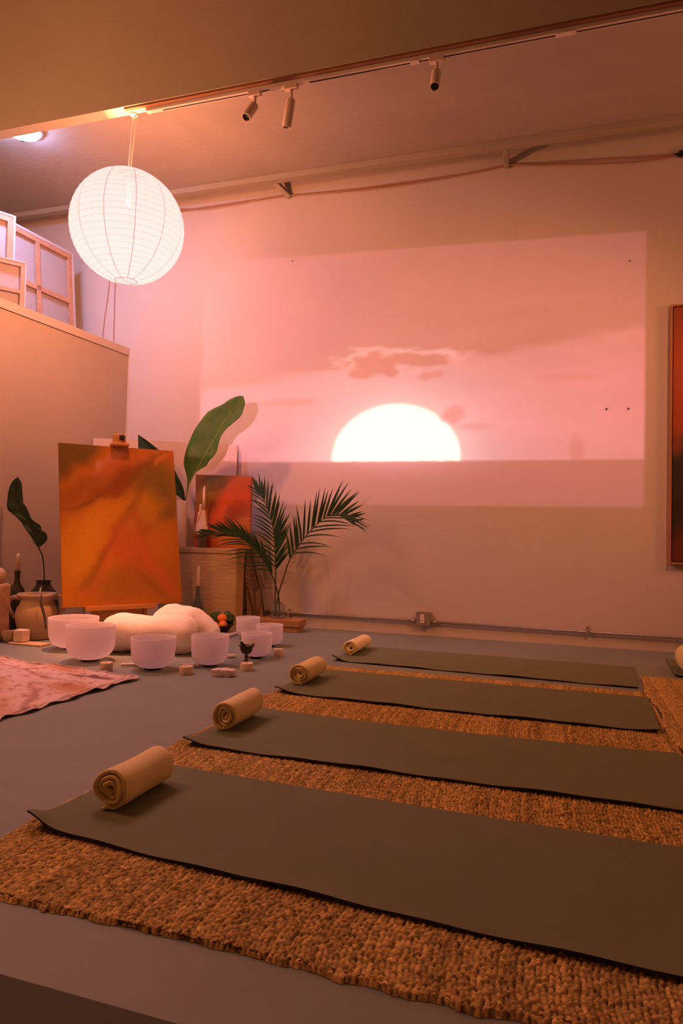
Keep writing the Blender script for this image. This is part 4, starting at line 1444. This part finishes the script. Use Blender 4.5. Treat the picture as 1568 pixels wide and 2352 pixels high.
# ------------------------------------------------------------------ jute rugs
def jute_rug(name, lab, x0, x1, y0, y1, z0, step, seed, height=.013, cx=.0110, cy=.0090, covered=()):
    r = np.random.default_rng(seed)
    ys = np.arange(y0, y1, step)
    keep = np.ones(len(ys), bool)
    for a, b in covered:                # under the mats the weave is only coarsely modelled
        inside = (ys > a) & (ys < b)
        keep &= ~inside | (np.arange(len(ys)) % 8 == 0)
    ys = ys[keep]
    nx, ny = int((x1 - x0) / step) + 1, len(ys)
    X, Y = np.meshgrid(np.linspace(x0, x1, nx), ys)
    cols = int((x1 - x0) / cx) + 2
    rows = int((y1 - y0) / cy) + 4
    ph = r.uniform(0, 1, cols)
    ci_f = (X - x0 + .0035 * np.sin(Y * 23 + seed) + .002 * np.sin(Y * 71)) / cx
    ci = np.clip(ci_f.astype(int), 0, cols - 1)
    fx = ci_f - ci - .5
    rj = (Y - y0) / cy + ph[ci] + .9 * np.abs(fx)
    ri = np.clip(rj.astype(int), 0, rows - 1)
    fy = rj - ri - .5
    fx = fx + r.uniform(-.20, .20, (cols, rows))[ci, ri]
    amp = r.uniform(.35, 1.0, (cols, rows))
    tone = np.clip(r.normal(1.0, .20, (cols, rows)), .45, 1.5) * np.repeat(np.clip(r.normal(1, .13, (cols, 1)), .7, 1.3), rows, 1)
    hue = r.uniform(0, 1, (cols, rows))
    bumpz = np.sqrt(np.clip(1 - (1.75 * fx) ** 2, 0, 1)) * np.sqrt(np.clip(1 - (1.65 * fy) ** 2, 0, 1))
    Z = z0 + height * .35 + height * .65 * bumpz * amp[ci, ri]
    edge = np.minimum.reduce([X - x0, x1 - X, Y - y0, y1 - Y])
    # ragged edge: the rim drops to the floor
    wob = r.normal(0, .0018, cols)[ci] * (np.minimum(Y - y0, y1 - Y) < .02) + .003 * np.sin(Y * 120 + X * 50)
    rim = edge < step * 1.2
    Z = np.where(rim, z0 + .001, Z)
    X2 = X + np.where(edge < .02, wob * (np.minimum(X - x0, x1 - X) < .02) + .012 * np.sin(Y * 9 + seed) * (X - x0 < .02), 0)
    Y2 = Y + np.where(np.minimum(Y - y0, y1 - Y) < .02, wob + .005 * np.sin(X * 7) + .012 * (Y < y0 + .02) * (.3 - X), 0)
    tn = tone[ci, ri]
    hu = hue[ci, ri][..., None]
    c = (np.array((.49, .335, .095)) * (1 - hu) + np.array((.58, .375, .135)) * hu) * tn[..., None]
    c = c * (.22 + .90 * bumpz[..., None])  # gaps between stitches darkened, their shade put into the colour
    org = np.array(((x0 + x1) / 2, (y0 + y1) / 2, 0))
    V = np.stack([X2, Y2, Z], -1).reshape(-1, 3) - org
    idx = np.arange(nx * ny).reshape(ny, nx)
    F = np.stack([idx[:-1, :-1], idx[:-1, 1:], idx[1:, 1:], idx[1:, :-1]], -1).reshape(-1, 4)
    me = bpy.data.meshes.new(name)
    me.vertices.add(len(V))
    me.vertices.foreach_set('co', V.ravel())
    me.loops.add(F.size)
    me.loops.foreach_set('vertex_index', F.ravel())
    me.polygons.add(len(F))
    me.polygons.foreach_set('loop_start', np.arange(0, F.size, 4))
    me.polygons.foreach_set('loop_total', np.full(len(F), 4))
    me.update(calc_edges=True)
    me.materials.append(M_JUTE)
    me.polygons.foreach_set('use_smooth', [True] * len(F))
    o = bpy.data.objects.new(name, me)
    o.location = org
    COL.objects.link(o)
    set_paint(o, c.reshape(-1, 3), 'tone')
    return tag(o, lab, 'rug')


jute_rug('jute_rug', 'chunky jute rug under the three nearest mats with towels', -1.335, .455, 1.185, 3.880, 0.0, .0026, 3, covered=((1.53, 1.92), (2.27, 2.74), (3.15, 3.69)))
jute_rug('jute_rug', 'second jute rug at the right, overlapping the end of the first', .447, 1.60, 2.55, 4.275, .010, .0032, 8, .012)


# ------------------------------------------------------------------ yoga mats
def yoga_mat(lab, front, back, z, curl=((.0, .0),), seed=0):
    """thin mat between a front and a back edge line; edge and underside coloured dark as shade; slight curl at the corners, soft waves along the edge"""
    nx, ny = 90, 32
    th = .0055
    front, back = np.array(front, float), np.array(back, float)
    x0, x1 = front[0, 0], front[-1, 0]
    b0, b1 = back[0, 0], back[-1, 0]
    L = x1 - x0
    su, sv = np.meshgrid(np.linspace(0, 1, nx), np.linspace(0, 1, ny))
    xf, xb = x0 + su * L, b0 + su * (b1 - b0)
    pf, pb = np.polyfit(front[:, 0], front[:, 1], min(2, len(front) - 1)), np.polyfit(back[:, 0], back[:, 1], min(2, len(back) - 1))
    X = xf * (1 - sv) + xb * sv
    Y = np.polyval(pf, xf) * (1 - sv) + np.polyval(pb, xb) * sv
    cx_, cy_ = X.mean(), Y.mean()
    u, v = X - cx_, Y - cy_
    dv = sv * .58
    lift = .0025 * np.clip(1 - dv / .05, 0, 1) * (1 + np.sin(su * L * 9 + seed) + .6 * np.sin(su * L * 23 + 2 * seed))
    for (side, amount) in curl:
        d = np.sqrt((su * L - (0 if side < 0 else L)) ** 2 + (dv * .9) ** 2)
        lift += 1.5 * amount * np.exp(-(d / .062) ** 2)
    rad = .004
    corner = ((su < 1e-6) | (su > 1 - 1e-6)) & ((sv < 1e-6) | (sv > 1 - 1e-6))
    uu = u - np.sign(u) * rad * corner
    vs = [(a, b, c + th) for a, b, c in zip(uu.ravel(), v.ravel(), lift.ravel())] + [(a, b, max(c, 0)) for a, b, c in zip(uu.ravel(), v.ravel(), lift.ravel())]
    N_ = nx * ny
    fs, fm = [], []
    for j in range(ny - 1):
        for i in range(nx - 1):
            a = j * nx + i
            fs.append((a, a + 1, a + nx + 1, a + nx))
            fm.append(0)
            fs.append((N_ + a, N_ + a + nx, N_ + a + nx + 1, N_ + a + 1))
            fm.append(1)
    ring = [i for i in range(nx)] + [j * nx + nx - 1 for j in range(1, ny)] + [(ny - 1) * nx + i for i in range(nx - 2, -1, -1)] + [j * nx for j in range(ny - 2, 0, -1)]
    for i in range(len(ring)):
        a, b = ring[i], ring[(i + 1) % len(ring)]
        fs.append((a, N_ + a, N_ + b, b))
        fm.append(1)
    o = me_obj('yoga_mat', vs, fs, None, None, True, [M_MAT, M_MATEDGE], fm)
    o.data.set_sharp_from_angle(angle=math.radians(40))
    o.location = (cx_, cy_, z)
    return tag(o, lab, 'mat', 'dark yoga mats')


ZR = .0132
yoga_mat('dark yoga mat with the largest towel roll, nearest full mat', [(-1.322, 1.488), (-.573, 1.418), (-.103, 1.398), (.43, 1.362)],
         [(-1.30, 2.025), (-.585, 1.978), (-.105, 1.967), (.437, 1.946)], ZR, ((-1, .020),), 1)
yoga_mat('second dark yoga mat from the camera with a dented towel roll', [(-1.304, 2.238), (-.509, 2.222), (.432, 2.216)],
         [(-1.29, 2.810), (.017, 2.772), (.436, 2.798)], ZR, ((-1, .013), (1, .004)), 2)
yoga_mat('third dark yoga mat, just before the bare strip of floor', [(-1.316, 3.120), (-.513, 3.084), (.412, 3.080)],
         [(-1.30, 3.728), (.436, 3.722)], ZR, ((-1, .014), (1, .004)), 3)
yoga_mat('farthest dark yoga mat, lying on bare floor beside the wall', [(-1.337, 4.07), (-.422, 4.029), (.423, 3.996)],
         [(-1.325, 4.67), (.467, 4.632)], .001, ((-1, .020),), 4)
yoga_mat('dark yoga mat at the right edge, under a cut-off towel roll', [(.665, 4.42), (2.42, 4.42)], [(.70, 5.05), (2.42, 5.03)], .001, ((-1, .008),), 5)
_m = yoga_mat('nearest yoga mat, coloured darker for shade, cut off by the bottom left corner', [(-1.40, .385), (.37, .385)], [(-1.40, 1.003), (.37, .985)], .001, ((-1, .0),), 6)
_m.data.materials[0] = mat('shaded_mat_rubber', (.075, .085, .050), .75, .12, 5, .0006, 420, spec=.25)  # same rubber as the other mats, with shade put into a darker colour


# ------------------------------------------------------------------ rolled towels
def towel(lab, x, y, z, rz, W, H, L, turns, seed, dent=0.0, tail=1, tail_len=.05, waist=0.0):
    """blanket rolled into a spiral; axis along +Y; the outer layer ends in a loose tail"""
    r = np.random.default_rng(seed)
    t = thing('rolled_towel', lab, 'towel', (x, y, z), rz, group='rolled cream towels on the mats')
    th = min(W, H) / 2 / (turns + .75) * .80
    n = int(turns * 44)
    a0 = -PI / 2 - turns * 2 * PI - .2
    cen = []
    r_out = .5 - .5 * th / min(W, H)
    jit = r.normal(0, 1, 40)
    for i in range(n + 1):
        s = i / n
        a = a0 + s * turns * 2 * PI
        rr = (.5 / (turns + .75)) * .55 + (r_out - (.5 / (turns + .75)) * .55) * s
        k = 1 + (.10 * math.sin(2 * a + seed) + .07 * math.sin(3 * a + 2 * seed)) * (1 - s) * 1.3
        px, pz = rr * k * math.cos(a), rr * k * math.sin(a)
        cen.append((px * tail * W, pz * H))
    # tail: leaves the bottom and lies on the mat
    lx, lz = cen[-1]
    for k in range(1, 9):
        s = k / 8
        cen.append((lx - (-1) * tail * 0 + tail * tail_len * s, lz - .0015 + .004 * math.sin(s * PI)))
    m_ = len(cen)
    C = np.array(cen)
    T = np.gradient(C, axis=0)
    T /= np.linalg.norm(T, axis=1)[:, None]
    Nn = np.stack([-T[:, 1], T[:, 0]], 1)
    prof = []
    q = th * .5
    for a in np.linspace(-PI / 2, PI / 2, 7):
        prof.append((math.sin(a), math.cos(a)))
    vs, fs = [], []
    K = None
    for i in range(m_):
        s = i / (m_ - 1)
        off0 = .006 * math.sin(i * .11 + seed) + .004 * math.sin(i * .31 + seed * 2) + .006 * (1 - s)
        off1 = -.006 * math.sin(i * .13 + seed * 3) - .005 * (1 - s)
        row = []
        for (sn, cs) in prof:               # front lip
            row.append((q * sn, off0 + q * (1 - cs)))
        ny = 8
        for j in range(1, ny):
            row.append((q, off0 + q + (L - 2 * q + off1 - off0) * j / ny))
        for (sn, cs) in reversed(prof):     # back lip
            row.append((q * sn, L + off1 - q * (1 - cs)))
        for j in range(1, ny):
            row.append((-q, L + off1 - q - (L - 2 * q + off1 - off0) * j / ny))
        K = len(row)
        for (d, yy) in row:
            px = C[i, 0] + Nn[i, 0] * d
            pz = C[i, 1] + Nn[i, 1] * d
            f = yy / L
            w = 1 - waist * math.exp(-((f - .36) / .22) ** 2) * max(0, pz / H + .25) + .03 * math.sin(f * 7 + seed)
            dn = 1 - dent * math.exp(-((f - .5) / .25) ** 2) * max(0, pz / H)
            vs.append((px * w, yy, pz * dn * (w if pz > 0 else 1)))
    for i in range(m_ - 1):
        for k in range(K):
            k2 = (k + 1) % K
            fs.append((i * K + k, i * K + k2, (i + 1) * K + k2, (i + 1) * K + k))
    fs.append(tuple(reversed(range(K))))
    fs.append(tuple(range((m_ - 1) * K, m_ * K)))
    zmin = min(v[2] for v in vs)
    vs = [(v[0], v[1], v[2] - zmin) for v in vs]
    o = me_obj('roll', vs, fs, M_TOWEL, t, True)
    # softening fold of the outer layer
    return t


ZT = ZR + .0056
towel('largest rolled cream towel, on the nearest full mat', -1.176, 1.632, ZT, -.02, .124, .114, .245, 3.2, 1, tail=-1, tail_len=.022)
towel('rolled cream towel with a dented waist, on the second mat', -1.226, 2.420, ZT, -.02, .122, .122, .265, 2.9, 5, tail=1, tail_len=.018, waist=.14)
towel('rolled cream towel with a loose flap, on the third mat', -1.245, 3.280, ZT, -.03, .120, .112, .265, 3.3, 9, tail=1, tail_len=.020)
towel('farthest rolled cream towel, on the mat beside the wall', -1.268, 4.262, .0066, -.02, .114, .102, .33, 2.8, 13, tail=1, tail_len=.012)
towel('rolled cream towel cut by the right edge of the picture', .760, 4.44, .0100, -.02, .125, .150, .30, 3.6, 17, tail=1, tail_len=.02)
